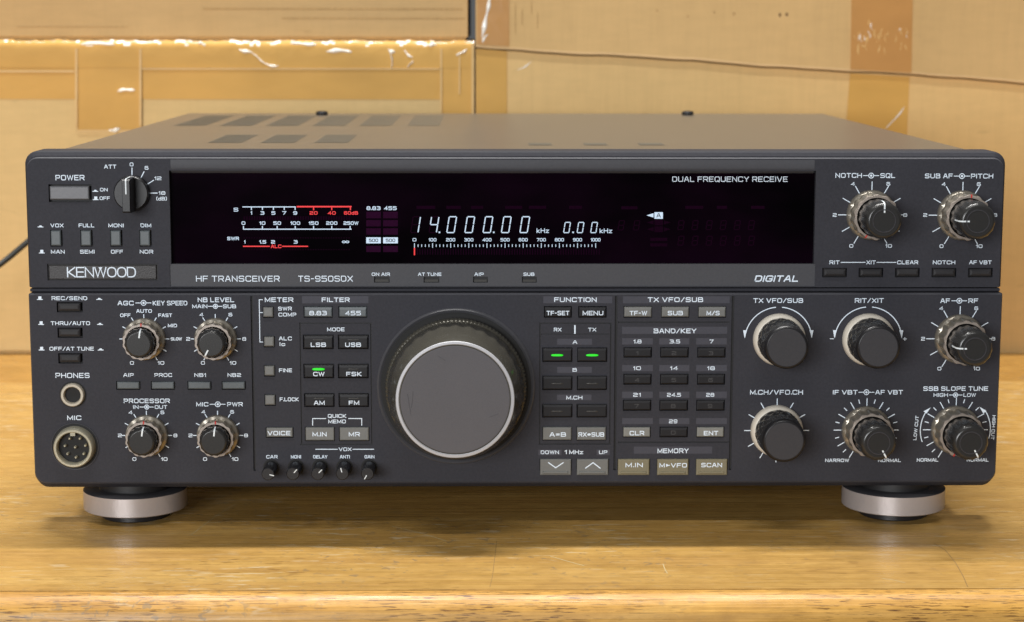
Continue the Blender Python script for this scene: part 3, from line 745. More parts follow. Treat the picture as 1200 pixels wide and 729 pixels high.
txt(mb, 'QUICK', 384.2, 405.8, 487.5, 4.5, Y); txt(mb, 'MEMO', 384.7, 405.3, 493.9, 4.5, Y)
ln(mb, [(366.4, 498.3), (366.4, 490.5), (381.7, 490.5)], Y, .95); ln(mb, [(408.7, 490.5), (423.9, 490.5), (423.9, 498.3)], Y, .95)
ln(mb, [(370, 526.5), (395.3, 526.5)], Y, .9); txt(mb, 'VOX', 397, 412, 526.5, 4.4, Y); ln(mb, [(413.5, 526.5), (438, 526.5)], Y, .9)
for s, a, b in (('CAR', 312, 325.3), ('MONI', 340.8, 352.8), ('DELAY', 367, 383.8), ('ANTI', 398.3, 410), ('GAIN', 427.2, 438.8)): txt(mb, s, a, b, 535.3, 4, Y, wt=.85)
txt(mb, 'FUNCTION', 649.5, 699.2, 351.2, 5.5, Y, wt=1.15); txt(mb, 'RX', 649, 658, 386.3, 4.4, Y); txt(mb, 'TX', 689.2, 698.7, 386.3, 4.4, Y); ln(mb, [(673.7, 381.8), (673.7, 390.4)], Y, 1.7)
txt(mb, 'A', 671, 676.5, 401, 4.3, Y); txt(mb, 'B', 671, 676, 433.5, 4.3, Y); txt(mb, 'M.CH', 663.7, 682.5, 466, 4.5, Y)
txt(mb, 'DOWN', 633.7, 655, 530, 4.3, Y); txt(mb, '1', 661.7, 664.2, 529.8, 5, Y); txt(mb, 'MHz', 667, 683.3, 529.8, 5, Y); txt(mb, 'UP', 702, 711.7, 530, 4.3, Y)
txt(mb, 'TX VFO/SUB', 759, 824, 351.2, 5.6, Y, wt=1.15); txt(mb, 'BAND/KEY', 766, 816, 387.8, 5.6, Y, wt=1.15); txt(mb, 'MEMORY', 770.5, 807, 528.3, 5.6, Y, wt=1.1)
for s, a, b, v in (('1.8', 742.5, 751.7, 400.2), ('3.5', 784.7, 797, 400.2), ('7', 831.3, 836.2, 400.2), ('10', 742, 751, 431.5), ('14', 785.3, 794.3, 431.5), ('18', 828.8, 837.7, 431.5),
                   ('21', 742, 750.8, 462.7), ('24.5', 781.7, 798, 462.7), ('28', 827.5, 837, 462.7), ('29', 784, 793.8, 493.8)): txt(mb, s, a, b, v, 4.5, Y)
KT, KR, KC, KI, KF, KB = (913, 397.8), (1017.6, 397.6), (910, 504.5), (1015, 504), (1124, 397), (1119.5, 503.6)
txt(mb, 'TX VFO/SUB', 882.8, 941.2, 352.2, 5.5, Y, wt=1.1); txt(mb, 'RIT/XIT', 1001.7, 1035.5, 352.2, 5.5, Y, wt=1.1)
for K in ((912, 399), (1017.3, 398.8)):
    arc(mb, *K, 39.4, -6, -84, Y, 1.1); arc(mb, *K, 39.4, 6, 84, Y, 1.1)
    for sg in (-1, 1):
        u = K[0] + sg*39.2; poly(mb, [(u - sg*2.6, 387), (u + sg*2, 387), (u + sg*.2, 396.5)] if sg < 0 else [(u + sg*2, 387), (u - sg*2.6, 387), (u + sg*.2, 396.5)], Y)
txt(mb, '-', 972.4, 977, 397, 4.5, Y, wt=1.0); txt(mb, '+', 1058, 1062.6, 397.2, 4.8, Y, wt=1.0)
txt(mb, 'AF', 1102, 1113.3, 352.5, 5.4, Y, wt=1.1); dual(mb, 1124.2, 352.5, 1115.3, 1132.8, Y); txt(mb, 'RF', 1134.7, 1146.2, 352.5, 5.4, Y, wt=1.1)
ticks(mb, *KF, T30, 29.5, 38, Y); ring_numbers(mb, *KF, Y, (('4', 1103, 361.3), ('6', 1144, 361.3), ('2', 1081.7, 397), ('8', 1164, 397), ('0', 1100.8, 432), ('10', 1144.5, 432)))
txt(mb, 'M.CH/VFO.CH', 879, 941, 459.7, 5.6, Y, wt=1.1); ticks(mb, *KC, [-180, -150, -120, -90, -60, -30, 0, 30, 60, 90, 120, 150], 30.5, 37.6, Y)
txt(mb, 'IF VBT', 976, 1005, 459.7, 5.3, Y, wt=1.1); dual(mb, 1015.3, 459.7, 1006.3, 1024.2, Y); txt(mb, 'AF VBT', 1025.8, 1058, 459.7, 5.3, Y, wt=1.1)
for K in (KI, KB): ticks(mb, *K, T30, 29.5, 37.6, Y); ticks(mb, *K, [-135 + 30*i for i in range(10)], 33, 37, Y)
txt(mb, 'NARROW', 967, 995, 539.5, 4, Y); txt(mb, 'NORMAL', 1029, 1055.8, 539.5, 4, Y)
txt(mb, 'SSB SLOPE TUNE', 1082, 1158, 455.4, 5.3, Y, wt=1.1); txt(mb, 'HIGH', 1094, 1110.9, 462.9, 4.4, Y); dual(mb, 1119.7, 462.9, 1112.4, 1127.4, Y, 2.5); txt(mb, 'LOW', 1129, 1143.5, 462.9, 4.4, Y)
txt(mb, 'NORMAL', 1074.4, 1099.5, 539, 4, Y); txt(mb, 'NORMAL', 1133, 1158.5, 539, 4, Y)
arc(mb, *KB, 41, -110, -55, Y, 1.0); arc(mb, *KB, 41, 104, 55, Y, 1.0)
poly(mb, [(1090.6, 477.6), (1082.2, 482), (1085.8, 484.6)], Y); poly(mb, [(1147.6, 476.6), (1152.4, 484.4), (1156, 481.6)], Y)
txt(mb, 'LOW CUT', 1073.4 - 14.5, 1073.4 + 14.5, 501.5, 3.8, Y, rot=-PI/2 + .07, wt=.85); txt(mb, 'HIGH CUT', 1164.0 - 14.5, 1164.0 + 14.5, 501, 3.8, Y, rot=PI/2 + .03, wt=.85)
mb.build('lettering', lower)

# lower panel keys
for v in (355.5, 385.5, 415.5): key(PB, 67.3 + (v - 355.5)*.03, 94, v, v + 9.5, YL, .0015, 'key_dark', bev=.0011)
for a in (137, 177.6, 220.4, 260.6): key(PB, a, a + 26.2, 447.6, 456, YL, .0013, 'key_slate', bev=.0005)
for a, v in SQ: key(PB, a + .5, a + 12.2, v + 1, v + 12.4, YL, .0012, 'key_grey', bev=.0006)
G = 'key_grey'; B_ = 'key_black'
for a, b, v0, v1, s, ta, tb, mt in ((356.6, 389.2, 359.8, 371.4, '8.83', 362.5, 383, 'key_slate'), (397.4, 429.6, 359.8, 371.4, '455', 404.5, 423, 'key_slate'),
        (638.2, 669.6, 359.8, 371.6, 'TF-SET', 640.5, 667.2, B_), (678.4, 710.3, 359.8, 371.6, 'MENU', 682.8, 707, B_),
        (731.6, 763.6, 359.8, 371.4, 'TF-W', 737.8, 758.3, G), (775.6, 807.2, 359.8, 371.4, 'SUB', 782.5, 800.3, G), (818.8, 850.4, 359.8, 371.4, 'M/S', 828, 843.3, G)):
    key(PB, a, b, v0, v1, YL, .0008, mt, [(s, ta, tb, 366.9)], h=5.3, bt=.0011, bev=.0005, wt=1.1)
for a, b, v0, v1, s, ta, tb, tv, led in ((355.8, 390.2, 393.2, 408.6, 'LSB', 364.2, 382, 404, (366.4, 380, 398.2, 1.4, 'led_off')), (396.8, 431.2, 393.2, 408.6, 'USB', 404.5, 423, 404, (407, 421, 398.2, 1.4, 'led_off')),
        (356.4, 390.8, 427.4, 442.7, 'CW', 367, 380.3, 438.3, (365.8, 380.5, 432.7, 3.0, 'lit_green')), (396.8, 431.3, 427.4, 442.7, 'FSK', 405.8, 423.7, 438.3, (407.4, 421.2, 432.5, 1.4, 'led_off')),
        (357.2, 391.3, 461.8, 476.5, 'AM', 367.8, 380.5, 472.1, (367.5, 381, 466.8, 1.4, 'led_off')), (397.6, 431.6, 461.8, 476.5, 'FM', 408.7, 421, 472.1, (408, 421.6, 466.8, 1.4, 'led_off'))):
    key(PB, a, b, v0, v1, YL, .0010, B_, [(s, ta, tb, tv)], h=5.1, bt=.0012, bev=.0005, led=led, wt=1.1)
for a, b, v0, v1, s, ta, tb, tv, mt in ((358, 391.7, 501, 516.4, 'M.IN', 366.2, 382.8, 508.9, 'key_grey'), (398, 432.2, 501, 516.4, 'MR', 408.7, 421.7, 508.9, 'key_grey'),
        (636.2, 669.8, 500.8, 515.8, 'A=B', 644, 663.3, 509.2, 'key_grey'), (676.2, 710, 500.8, 515.8, 'RX<SUB', 677.8, 708, 509.2, 'key_grey'),
        (312.2, 343, 501.4, 512.3, 'VOICE', 313.7, 340.3, 507.6, 'key_grey')):
    key(PB, a, b, v0, v1, YL, .0010, mt, [(s, ta, tb, tv)], h=5.2, bev=.0005, wt=1.1)
for v0, v1, lv, mt, hh in ((408, 423.6, 416.3, 'lit_green', 2.7), (441, 456.6, 449.5, 'led_off', 1.7), (474.1, 488.8, 482, 'led_off', 1.7)):
    for a, b, la, lb in ((636.2, 670.2, 645.8, 660), (676.8, 711, 686.7, 701.2)): key(PB, a, b, v0, v1, YL, .0010, B_, bt=.001, bev=.0005, led=(la, lb, lv, hh, mt))
for ri, r in enumerate(KEYS[:3]):
    for ci, (a, b) in enumerate(r[:3]):
        c = (a + b)/2 - .6; s = str(ri*3 + ci + 1); hw = 1.2 if s == '1' else 2.6
        key(PB, a + .4, b - .4, r[3] + .6, r[4] - .5, YL, .0009, B_, [(s, c - hw, c + hw, (r[3] + r[4])/2 + .9)], 'ink_dim', h=4.6, bt=.001, bev=.0005, wt=.7)
(r,) = KEYS[3:]
key(PB, r[0][0] + .4, r[0][1] - .4, 501, 512, YL, .0009, 'key_light', [('CLR', 737.8, 755, 507.6)], h=5.4, bev=.0005, wt=1.15)
key(PB, r[1][0] + .4, r[1][1] - .4, 501, 512, YL, .0009, B_, [('0', 786.2, 791.6, 507)], 'ink_dim', h=4.6, bt=.001, bev=.0005, wt=.7)
key(PB, r[2][0] + .4, r[2][1] - .4, 501, 512, YL, .0009, 'key_light', [('ENT', 824.7, 841.7, 507.6)], h=5.4, bev=.0005, wt=1.15)
chev = {0: [(642.8, 542.2), (651.2, 548.2), (660, 542.2)], 1: [(686.2, 548.6), (695, 542.2), (703.3, 548.6)]}
for i, (a, b) in enumerate(BOT):
    leg = [None, None, [('M.IN', 733, 753.3, 545)], [('M>VFO', 772.8, 805, 545.3)], [('SCAN', 821.7, 846.2, 545)]][i]
    key(PB, a + .4, b - .4, 538.2, 557, YL, .0010, 'key_grey' if i < 2 else 'key_khaki', leg, h=5.2, bev=.0005, wt=1.1,
        extra=(lambda m_, yf, i=i: ln(m_, chev[i], yf, 1.2)) if i < 2 else None, bar=(a + 3.4, b - 4, 552.2, 555.2))

# --- knobs --------------------------------------------------------
def mark(mb, c, a, pts, wd, mat):
    """a painted pointer following a knob's surface at angle a: pts = (radius, y)"""
    s, co = math.sin(a), math.cos(a)
    L = [(c[0] + r*s - wd/2*co, y - .00006, c[1] + r*co + wd/2*s) for r, y in pts]; R = [(c[0] + r*s + wd/2*co, y - .00006, c[1] + r*co - wd/2*s) for r, y in pts]
    k = .00008
    L = [(x + s*k, y, z + co*k) for x, y, z in L]; R = [(x + s*k, y, z + co*k) for x, y, z in R]
    mb.rings([L, R], mat, False)
def dual_knob(K, Yp, R0, H1, R1, H2, R2, ang, ared, nsc):
    P = onY(*K, Yp); c = (P.x, P.z); u = .001
    def sc1(a, i): return 1 + (.03*math.cos(nsc*a) if i in (3, 4, 5, 6) else .026*math.cos(nsc*a) if i == 7 else 0)
    mb = MB(); ro = R1
    ri = R2*1.05
    lathe(mb, c, [(R0, Yp), (R0, Yp - 1.2*u), (R0*.96, Yp - 1.9*u), (ro*.985, Yp - 2.3*u), (ro*.96, Yp - H1*.5), (ro*.985, Yp - H1 + 1.4*u), (ro, Yp - H1 + .5*u), (ro*.975, Yp - H1), (ri, Yp - H1), (ri*.985, Yp - H1 + .5*u), (ri*.98, Yp - H1 + 2*u)],
          ['silver']*6 + ['ring_silver']*3 + ['hole']*2, 140, sc1, cap=False)
    o = mb.build('control_knob', root)
    yf = Yp - H2
    def sc2(a, i): return 1 + (.026*math.cos(15*a) if i in (1, 2) else .012*math.cos(15*a) if i == 3 else 0)
    mb = MB()
    lathe(mb, c, [(R2*.97, Yp - H1 + 1.8*u), (R2*.98, Yp - H1 - .4*u), (R2*.99, yf + (H2 - H1)*.45), (R2*.95, yf + 1.6*u), (R2*.90, yf + .7*u), (R2*.82, yf + .15*u), (R2*.76, yf)], 'knob_stud', 108, sc2)
    if H2 > .02: lathe(mb, c, [(R2*.62, yf - .00003), (R2*.60, yf - .00025), (R2*.57, yf - .00025), (R2*.55, yf - .00003)], 'knob_face', 64, cap=False)
    cap = mb.build('knob_cap', o)
    mb = MB(); mark(mb, c, math.radians(ang), [(R2*1.0, yf + (H2 - H1)*.45), (R2*.955, yf + 1.6*u), (R2*.905, yf + .7*u), (R2*.825, yf + .15*u), (R2*.76, yf), (R2*.42, yf)], .00062, 'pointer'); mb.build('pointer', cap)
    if ared is not None:
        mb = MB(); mark(mb, c, math.radians(ared), [(ro*1.0, Yp - H1 + 1.4*u), (ro*1.025, Yp - H1 + .5*u), (ro*1.0, Yp - H1), (ri, Yp - H1)], .0006, 'pointer_red'); mb.build('pointer', o)
    return o
A_ = dict(R0=.0088, H1=.0085, R1=.0075, H2=.0142, R2=.0061, nsc=14)
dual_knob(KA, YL, ang=8, ared=2, **A_); dual_knob(KNB, YL, ang=-152, ared=None, **A_)
dual_knob(KP, YL, ang=8, ared=2, **A_); dual_knob(KM, YL, ang=6, ared=2, **A_)
Bk = dict(R0=.0103, H1=.0115, R1=.0092, H2=.0262, R2=.0077, nsc=14)
dual_knob(KN, YU, ang=0, ared=-152, **Bk); dual_knob(KS, YU, ang=-90, ared=5, **Bk)
dual_knob(KF, YL, ang=-88, ared=None, **Bk); dual_knob(KI, YL, ang=152, ared=None, **Bk); dual_knob(KB, YL, ang=152, ared=-160, **Bk)

def single_knob(K, Yp):
    P = onY(*K, Yp); c = (P.x, P.z); u = .001
    mb = MB(); lathe(mb, c, [(.0109, Yp), (.0109, Yp - 1.4*u), (.0105, Yp - 2.6*u), (.0098, Yp - 3.4*u), (.0094, Yp - 3.5*u)], 'cream', 96)
    o = mb.build('control_knob', root); yf = Yp - .0212
    # knurled body: a diamond pattern of raised studs
    n = 144; rows = 17; mb = MB(); rg = []
    ys = [Yp - 3.4*u - (.0212 - .0034 - .0026)*i/rows for i in range(rows + 1)]
    for i, y in enumerate(ys):
        base = .0094 - .0006*i/rows
        ring = []
        for k in range(n):
            a = 2*PI*k/n; d = max(math.cos(15*a + i*PI/4.2), math.cos(15*a - i*PI/4.2))**3 if 0 < i < rows else 0
            rr = base + .00030*d; ring.append((c[0] + rr*math.sin(a), y, c[1] + rr*math.cos(a)))
        rg.append(ring)
    mb.rings(rg, 'knob_stud', True, True)
    lathe(mb, c, [(.0088, yf + .0026), (.0090, yf + .0018), (.0088, yf + .0008), (.0082, yf + .0001), (.0079, yf)], 'knob_black', n)
    mb.build('knob_body', o)
    mb = MB(); lathe(mb, c, [(.0077, yf - .00003), (.0076, yf - .00012)], 'knob_face', 72); mb.build('knob_cap', o)
for K in (KT, KR, KC): single_knob(K, YL)

# attenuator knob with a bar grip
P = onY(155, 226, YU); c = (P.x, P.z); mb = MB()
lathe(mb, c, [(.0073, YU), (.0073, YU - .002), (.0070, YU - .0032), (.0066, YU - .0036)], 'knob_black', 72); att = mb.build('rotary_switch', root)
mb = MB(); hw, y1 = .0017, YU - .0140
z0, z1 = c[1] - .0072, c[1] + .0068
def bar_ring(y, d, e): return [(c[0] - hw + d, y, z0 + e), (c[0] + hw - d, y, z0 + e), (c[0] + hw - d, y, z1 - e), (c[0] - hw + d, y, z1 - e)]
mb.rings([bar_ring(YU - .0034, 0, 0), bar_ring(y1 + .0008, 0, .0002), bar_ring(y1, .0003, .0009)], 'knob_black'); mb.face(bar_ring(y1, .0003, .0009), 'knob_black')
grip = mb.build('grip', att)
mb = MB(); mb.rings([[(c[0] - .00025, y1 - .00005, z1 - .0062), (c[0] - .00025, y1 - .00005, z1 - .0008), (c[0] - .00025, y1 + .0007, z1 - .0000), (c[0] - .00025, YU - .0040, z1 + .0001)],
                     [(c[0] + .00025, y1 - .00005, z1 - .0062), (c[0] + .00025, y1 - .00005, z1 - .0008), (c[0] + .00025, y1 + .0007, z1 - .0000), (c[0] + .00025, YU - .0040, z1 + .0001)]], 'pointer', False)
mb.build('pointer', grip)

# trimmers in a row
for (u, v), ang in zip(((318, 547.4), (346.7, 547.2), (375.3, 547.2), (403.8, 547), (432.8, 547)), (105, 42, 44, -15, -150)):
    P = onY(u, v, YL); c = (P.x, P.z); mb = MB()
    lathe(mb, c, [(.0034, YL - .00005), (.0034, YL - .00008)], 'hole', 32)
    o = mb.build('trimmer_knob', root); mb = MB(); yf = YL - .0130
    lathe(mb, c, [(.0027, YL), (.0027, yf + .0006), (.0025, yf + .0001), (.0023, yf)], 'knob_black', 32); cp = mb.build('knob_cap', o)
    mb = MB(); mark(mb, c, math.radians(ang), [(.0025, yf), (.0006, yf)], .00038, 'pointer'); mb.build('pointer', cp)

# main tuning dial
P = onY(534.5, 453, YL); c = (P.x, P.z)
mb = MB(); lathe(mb, c, [(.0330, YL), (.0327, YL - .0005), (.0322, YL - .0008), (.0316, YL - .0005), (.0308, YL + .0004)], 'lip', 120, cap=False)
lathe(mb, c, [(.0312, YL - .00006), (.0310, YL - .00008)], 'hole', 96); dial = mb.build('tuning_dial', root)
def kn(a, i): return 1 + (.0055*math.cos(110*a) if i in (1, 2) else 0)
mb = MB(); lathe(mb, c, [(.0288, YL), (.0292, YL - .0030), (.0292, YL - .0055), (.0287, YL - .0064), (.0277, YL - .0068)], 'knob_gloss', 660, kn); mb.build('knurled_skirt', dial)
def fl(a, i): return 1 + (.010*math.cos(30*a) if i in (2, 3) else .004*math.cos(30*a) if i == 4 else 0)
mb = MB(); yf = YL - .0290
lathe(mb, c, [(.0270, YL - .0066), (.0282, YL - .0072), (.0280, YL - .0100), (.0276, YL - .0140), (.0269, YL - .0170), (.0266, YL - .0190), (.0258, YL - .0230), (.0243, yf + .0010), (.0239, yf + .0002)], 'knob_gloss', 360, fl); mb.build('dial_body', dial)
mb = MB(); lathe(mb, c, [(.0239, yf + .0003), (.0236, yf - .0001), (.0227, yf - .0002), (.0225, yf + .0001), (.0222, yf + .0004)], 'trim_silver', 128, cap=False); mb.build('trim_ring', dial)
mb = MB(); lathe(mb, c, [(.0222, yf + .0005), (.0219, yf + .0001), (.0216, yf + .00005)], 'dial_face', 128); face = mb.build('dial_face', dial)
for (a0, b0), (a1, b1), wd in (((477.5, 462), (479.5, 475), .8), ((479.5, 475), (481.5, 487), .5), ((484, 459), (482, 478), .6), ((513, 417), (522, 423), .4), ((573, 489), (584, 485), .5)):
    mb = MB(); ln(mb, [(a0, b0), ((a0 + a1)/2 + .4, (b0 + b1)/2), (a1, b1)], yf, wd, 'scuff'); mb.build('scuff_mark', face)

# sockets
P = onY(85.6, 462.4, YL); c = (P.x, P.z); mb = MB()
lathe(mb, c, [(.0056, YL - .00005), (.0056, YL - .00009)], 'hole', 48)
jk = mb.build('headphone_jack', root)
mb = MB(); lathe(mb, c, [(.0049, YL), (.0048, YL - .0016), (.0045, YL - .0020), (.0037, YL - .0020), (.0034, YL - .0016), (.0033, YL - .00012)], 'jack_ring', 64, cap=False); mb.build('socket_ring', jk)
P = onY(88, 523, YL); c = (P.x, P.z); mb = MB()
lathe(mb, c, [(.0097, YL - .00005), (.0097, YL - .00009)], 'hole', 64)
lathe(mb, c, [(.0100, YL), (.0099, YL - .0004), (.0096, YL - .0003)], 'panel_lit_edge', 64, cap=False)
mk = mb.build('microphone_socket', root)
ym = YL - .0046
mb = MB(); lathe(mb, c, [(.0086, YL), (.0084, YL - .0018), (.0081, ym + .0004), (.0077, ym), (.0070, ym), (.0066, ym + .0005), (.0065, YL - .0012)], 'nickel', 72, cap=False); mb.build('socket_ring', mk)
mb = MB(); lathe(mb, c, [(.0066, YL - .0012), (.0064, YL - .00125)], 'hole', 48)
R = lambda y, k: [(c[0] + x*k, y, c[1] + .0062 + z) for x, z in ((-.001, .0006), (-.001, -.0010), (.001, -.0010), (.001, .0006))]
mb.rings([R(YL - .0012, 1), R(ym + .0006, 1)], 'knob_black'); mb.face(R(ym + .0006, 1), 'nickel'); mb.build('insert', mk)
for u, v in ((81.3, 514.2), (93.3, 514.2), (75.8, 522.8), (87.8, 524.5), (99.7, 522.5), (78.8, 532.2), (88.7, 536.3), (97.8, 532.2)):
    p = onY(u, v, YL - .0034); mb = MB(); lathe(mb, (p.x, p.z), [(.00058, YL - .0012), (.00058, YL - .0030), (.0003, YL - .0036)], 'nickel', 14); mb.build('pin', mk)

# feet
def foot(x, y, full=True):
    zb, zt2 = -.0116, -.0030
    mb = MB()
    R = lambda r, z, n=64: [(x + r*math.cos(2*PI*i/n), y + r*math.sin(2*PI*i/n), z) for i in range(n)]
    mb.rings([R(.0150, .0010), R(.0150, zt2 + .0004), R(.0155, zt2 - .0001)], 'rubber', True, True)
    o = mb.build('foot', root)
    mb = MB(); mb.rings([R(.0150, zt2), R(.0212, zt2), R(.0219, zt2 - .0005), R(.0219, zb + .0004), R(.0214, zb), R(.0140, zb)], ['knob_face', 'knob_face', 'foot_silver', 'foot_silver', 'knob_black'], True, True); mb.build('foot_ring', o)
    mb = MB(); mb.rings([R(.0146, zb - .0001), R(.0146, TABLE_Z + .0004), R(.0142, TABLE_Z), R(.002, TABLE_Z)], 'knob_black', True, True); mb.build('rubber_pad', o)
for u in (159.5, 1046): foot(onY(u, 600, .0195).x, .0195)
for x in (-.15, .15): foot(x, .33)

# =================================================================== THE TABLE
EY = -.0935; RN = .009
tb = bpy.data.objects.new('wooden_table', None); COL.objects.link(tb); tb.location = (0, 0, 0)
tag(tb, 'varnished honey coloured wooden table with a rounded scuffed front edge, under the radio', 'table')
mb = MB(); solid(mb, -1.0, 1.0, EY + .0005, .95, TABLE_Z - .03, TABLE_Z, 'wood_top'); top = mb.build('tabletop', tb)
mb = MB(); pr = [(EY, TABLE_Z - .0003)]
for i in range(0, 17):
    a = PI/2*i/16; pr.append((EY - .0015 - RN*math.sin(a), TABLE_Z - .0003 - RN*(1 - math.cos(a))))
pr += [(EY - .0015 - RN, TABLE_Z - .034), (EY, TABLE_Z - .034)]
mb.rings([[(-1.0, y, z) for y, z in pr], [(1.0, y, z) for y, z in pr]], 'wood_edge', True, True); mb.build('edge_strip', tb)
def scr(pts, wd, mat):
    mb = MB(); Q = [onZ(u, v, TABLE_Z) for u, v in pts]
    loc = [(p.x, p.y) for p in Q]; ribbon(mb, loc, False, wd, lambda a, b, l: (a, b, TABLE_Z + .00004 + l*.2), mat); return mb.build('scratch', top)
paint('scratch_pale', (.56, .43, .22, 1), .5); paint('scratch_dark', (.26, .15, .05, 1), .6)
scr([(224, 627), (250, 607), (270, 594), (276, 591)], .0004, 'scratch_pale')
scr([(1095, 637), (1108, 645), (1120, 660), (1129, 676), (1134, 688)], .00035, 'scratch_dark')
scr([(582, 634), (580, 652), (577, 676), (574, 688)], .00022, 'scratch_dark')
scr([(645, 652), (662, 657), (684, 663)], .0005, 'scratch_pale'); scr([(777, 661), (779, 667), (782, 672)], .0004, 'scratch_pale')
scr([(1034, 678), (1048, 680), (1060, 683)], .0005, 'scratch_pale')
scr([(460, 617), (490, 624), (523, 634)], .0005, 'scratch_pale'); scr([(545, 617), (563, 614)], .0004, 'scratch_pale')

# =================================================================== CARTONS BEHIND
YB = onZ(20, 415, TABLE_Z).y
def pxb(u, v, d=0.0): return onY(u, v, YB + d)
def carton(name, x0, x1, z0, z1, y0, depth, mat, label, rot=0.0, piv=None):
    mb = MB(); solid(mb, x0, x1, y0, y0 + depth, z0, z1, mat, .0025)
    o = mb.build(name, None); tag(o, label, 'box', 'cardboard boxes stacked behind the radio'); return o
GRP = 'cardboard boxes stacked behind the radio'
zs = pxb(300, 48).z; xr = pxb(555, 60).x
low_l = carton('cardboard_box', -.66, xr, TABLE_Z, zs, YB, .30, 'card_pale', 'lower left cardboard box with clear shiny tape along its top edge')
up_l = carton('cardboard_box', -.64, pxb(548, 30).x, zs + .0004, zs + .24, YB + .005, .28, 'card_tan', 'plain untaped tan cardboard box on top of the left stack')
def strip(box, pts, d, mat, name='packing_tape'):
    """tape stuck to a front face: a thin raised quad strip through photo pixels (left/right pairs)"""
    mb = MB(); L = [pxb(a, b) for a, b in pts]
    y = YB + d; q_ = [(p.x, y, p.z) for p in L]
    mb.face(q_, mat); 
    for i in range(len(q_)):
        a, b = q_[i], q_[(i + 1) % len(q_)]; mb.face([a, b, (b[0], y + .0006, b[2]), (a[0], y + .0006, a[2])], mat)
    return mb.build(name, box)
def over_tape(box, u0, u1, v1, mat, d, zt, name='packing_tape', fold=False):
    """tape that comes up the front face and folds over the box's top edge"""
    x0, x1 = pxb(u0, 80).x, pxb(u1, 80).x; zb = pxb((u0 + u1)/2, v1).z; r = .0042; n = int(150*max(1, (u1 - u0)/600))
    rg = []
    prof = [(zb, 0), (zb + (zt - r - zb)*.5, 0), (zt - r, 0)]
    for k in range(n + 1):
        x = x0 + (x1 - x0)*k/n
        wob = .0006*math.sin(x*171 + u0) + .0005*math.sin(x*403 + 1.3) + .0004*math.sin(x*911)
        ring = [(x, YB - d, zb), (x, YB - d - .0002, zb + (zt - r - zb)*.55), (x, YB - d + wob*.15, zt - r)]
        for i in range(1, 7):
            a = PI/2*i/6; ring.append((x, YB - d + (r + wob)*(1 - math.cos(a)), zt - r + (r + wob*.6 + .0006)*math.sin(a)))
        rg.append(ring)
    mb = MB(); mb.rings([r[:4] for r in rg], mat, False, True)
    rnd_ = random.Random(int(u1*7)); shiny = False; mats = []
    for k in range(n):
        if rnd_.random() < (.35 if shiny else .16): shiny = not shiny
        mats.append('tape_painted_glint' if shiny and fold else mat)  # random near-white patches paint glints along the fold
    fr = [r[3:] for r in rg]
    for k in range(n):
        a0 = rnd_.choice((0, 1, 2, 2, 3)); a1 = a0 + rnd_.choice((1, 2, 2, 3))
        for i in range(len(fr[0]) - 1):
            mt = mats[k] if a0 <= i < a1 else ('tape_film' if fold and i > 1 else mat)
            mb.face([fr[k][i], fr[k + 1][i], fr[k + 1][i + 1], fr[k][i + 1]], mt, True)
    return mb.build(name, box)
zt_l = zs - .0001
tp = over_tape(low_l, -560, 518, 116, 'tape_brown', .0006, zt_l - .0008)
over_tape(low_l, 90, 165, 152, 'tape_brown', .0011, zt_l - .0006); over_tape(low_l, 518, 556, 145, 'tape_brown', .0011, zt_l - .0006)
over_tape(low_l, -560, 556, 79, 'tape_brown', .0016, zt_l - .0002, fold=True)
def pale(u0, u1, v0, v1, d, box, name='tape_edge'): return strip(box, [(u0, v0), (u0, v1), (u1, v1), (u1, v0)], -d, 'tape_edge', name)
pale(89, 91.6, 57, 150, .0024, low_l); pale(164, 166.6, 57, 148, .0024, low_l); pale(91, 165, 152, 154.6, .0024, low_l); pale(516, 518.2, 57, 140, .0024, low_l)
pale(-560, 88, 82.6, 84.6, .0022, low_l); pale(167, 515, 79.8, 81.4, .0022, low_l)
pale(552.5, 555.5, 50, 145, .0026, low_l); pale(537.6, 539.4, 62, 110, .0024, low_l)
# wrinkles in the clear tape: small raised ridges, glints painted near-white
def ridge(u0, v0, u1, v1, wpx, box, d=.0022, hgt=.0016, mat='tape_painted_glint'):
    A, B = pxb(u0, v0), pxb(u1, v1); k = mpp(u0, v0, YB); ax = (B - A); L = ax.length; ax.normalize(); nr = Vector((ax.z, 0, -ax.x))*-1
    if nr.z < 0: nr = -nr
    rg = []; n = 12
    for i in range(n + 1):
        t_ = i/n; f = math.sin(PI*t_)**.6*(.75 + .25*math.sin(9*t_ + u0)); c_ = A + ax*L*t_ + nr*(k*.9*math.sin(5*t_ + u0)); ring = []
        for j in range(9):
            b = PI*j/8; p = c_ + nr*(wpx*k*.5*f*math.cos(b)); ring.append((p.x, YB - d - hgt*f*math.sin(b), p.z))
        rg.append(ring)
    mb = MB(); mb.rings(rg, mat, False, True); return mb.build('tape_wrinkle_glint', box)
for a in ((280, 57, 297, 63, 5), (296, 63, 312, 74, 2.2), (310, 74.5, 327, 78, 3.6), (382, 59.5, 413, 60.5, 6), (138, 107, 159, 104.5, 5), (128, 153, 142, 151, 6),
          (455, 58, 463, 62, 6), (473, 59, 484, 68, 3.4), (458, 62, 460, 81, 2), (478, 80, 484, 70, 2), (535, 66, 547, 57, 3.4), (232, 50, 242, 53, 5), (500, 51.5, 512, 53.5, 5), (94, 52, 136, 51, 5.5), (340, 51.5, 372, 51.5, 5)):
    ridge(*a, low_l)

for a in ((238, 542, 9.6, 11), (330, 545, 20.8, 22), (20, 150, 31, 31.8)):
    y_ = YB + .005 - .0004; p0, p1 = onY(a[0], a[3], y_), onY(a[1], a[2], y_)
    mb = MB(); mb.face([(p0.x, y_, p0.z), (p1.x, y_, p0.z), (p1.x, y_, p1.z), (p0.x, y_, p1.z)], 'card_crease'); mb.build('crease', up_l)

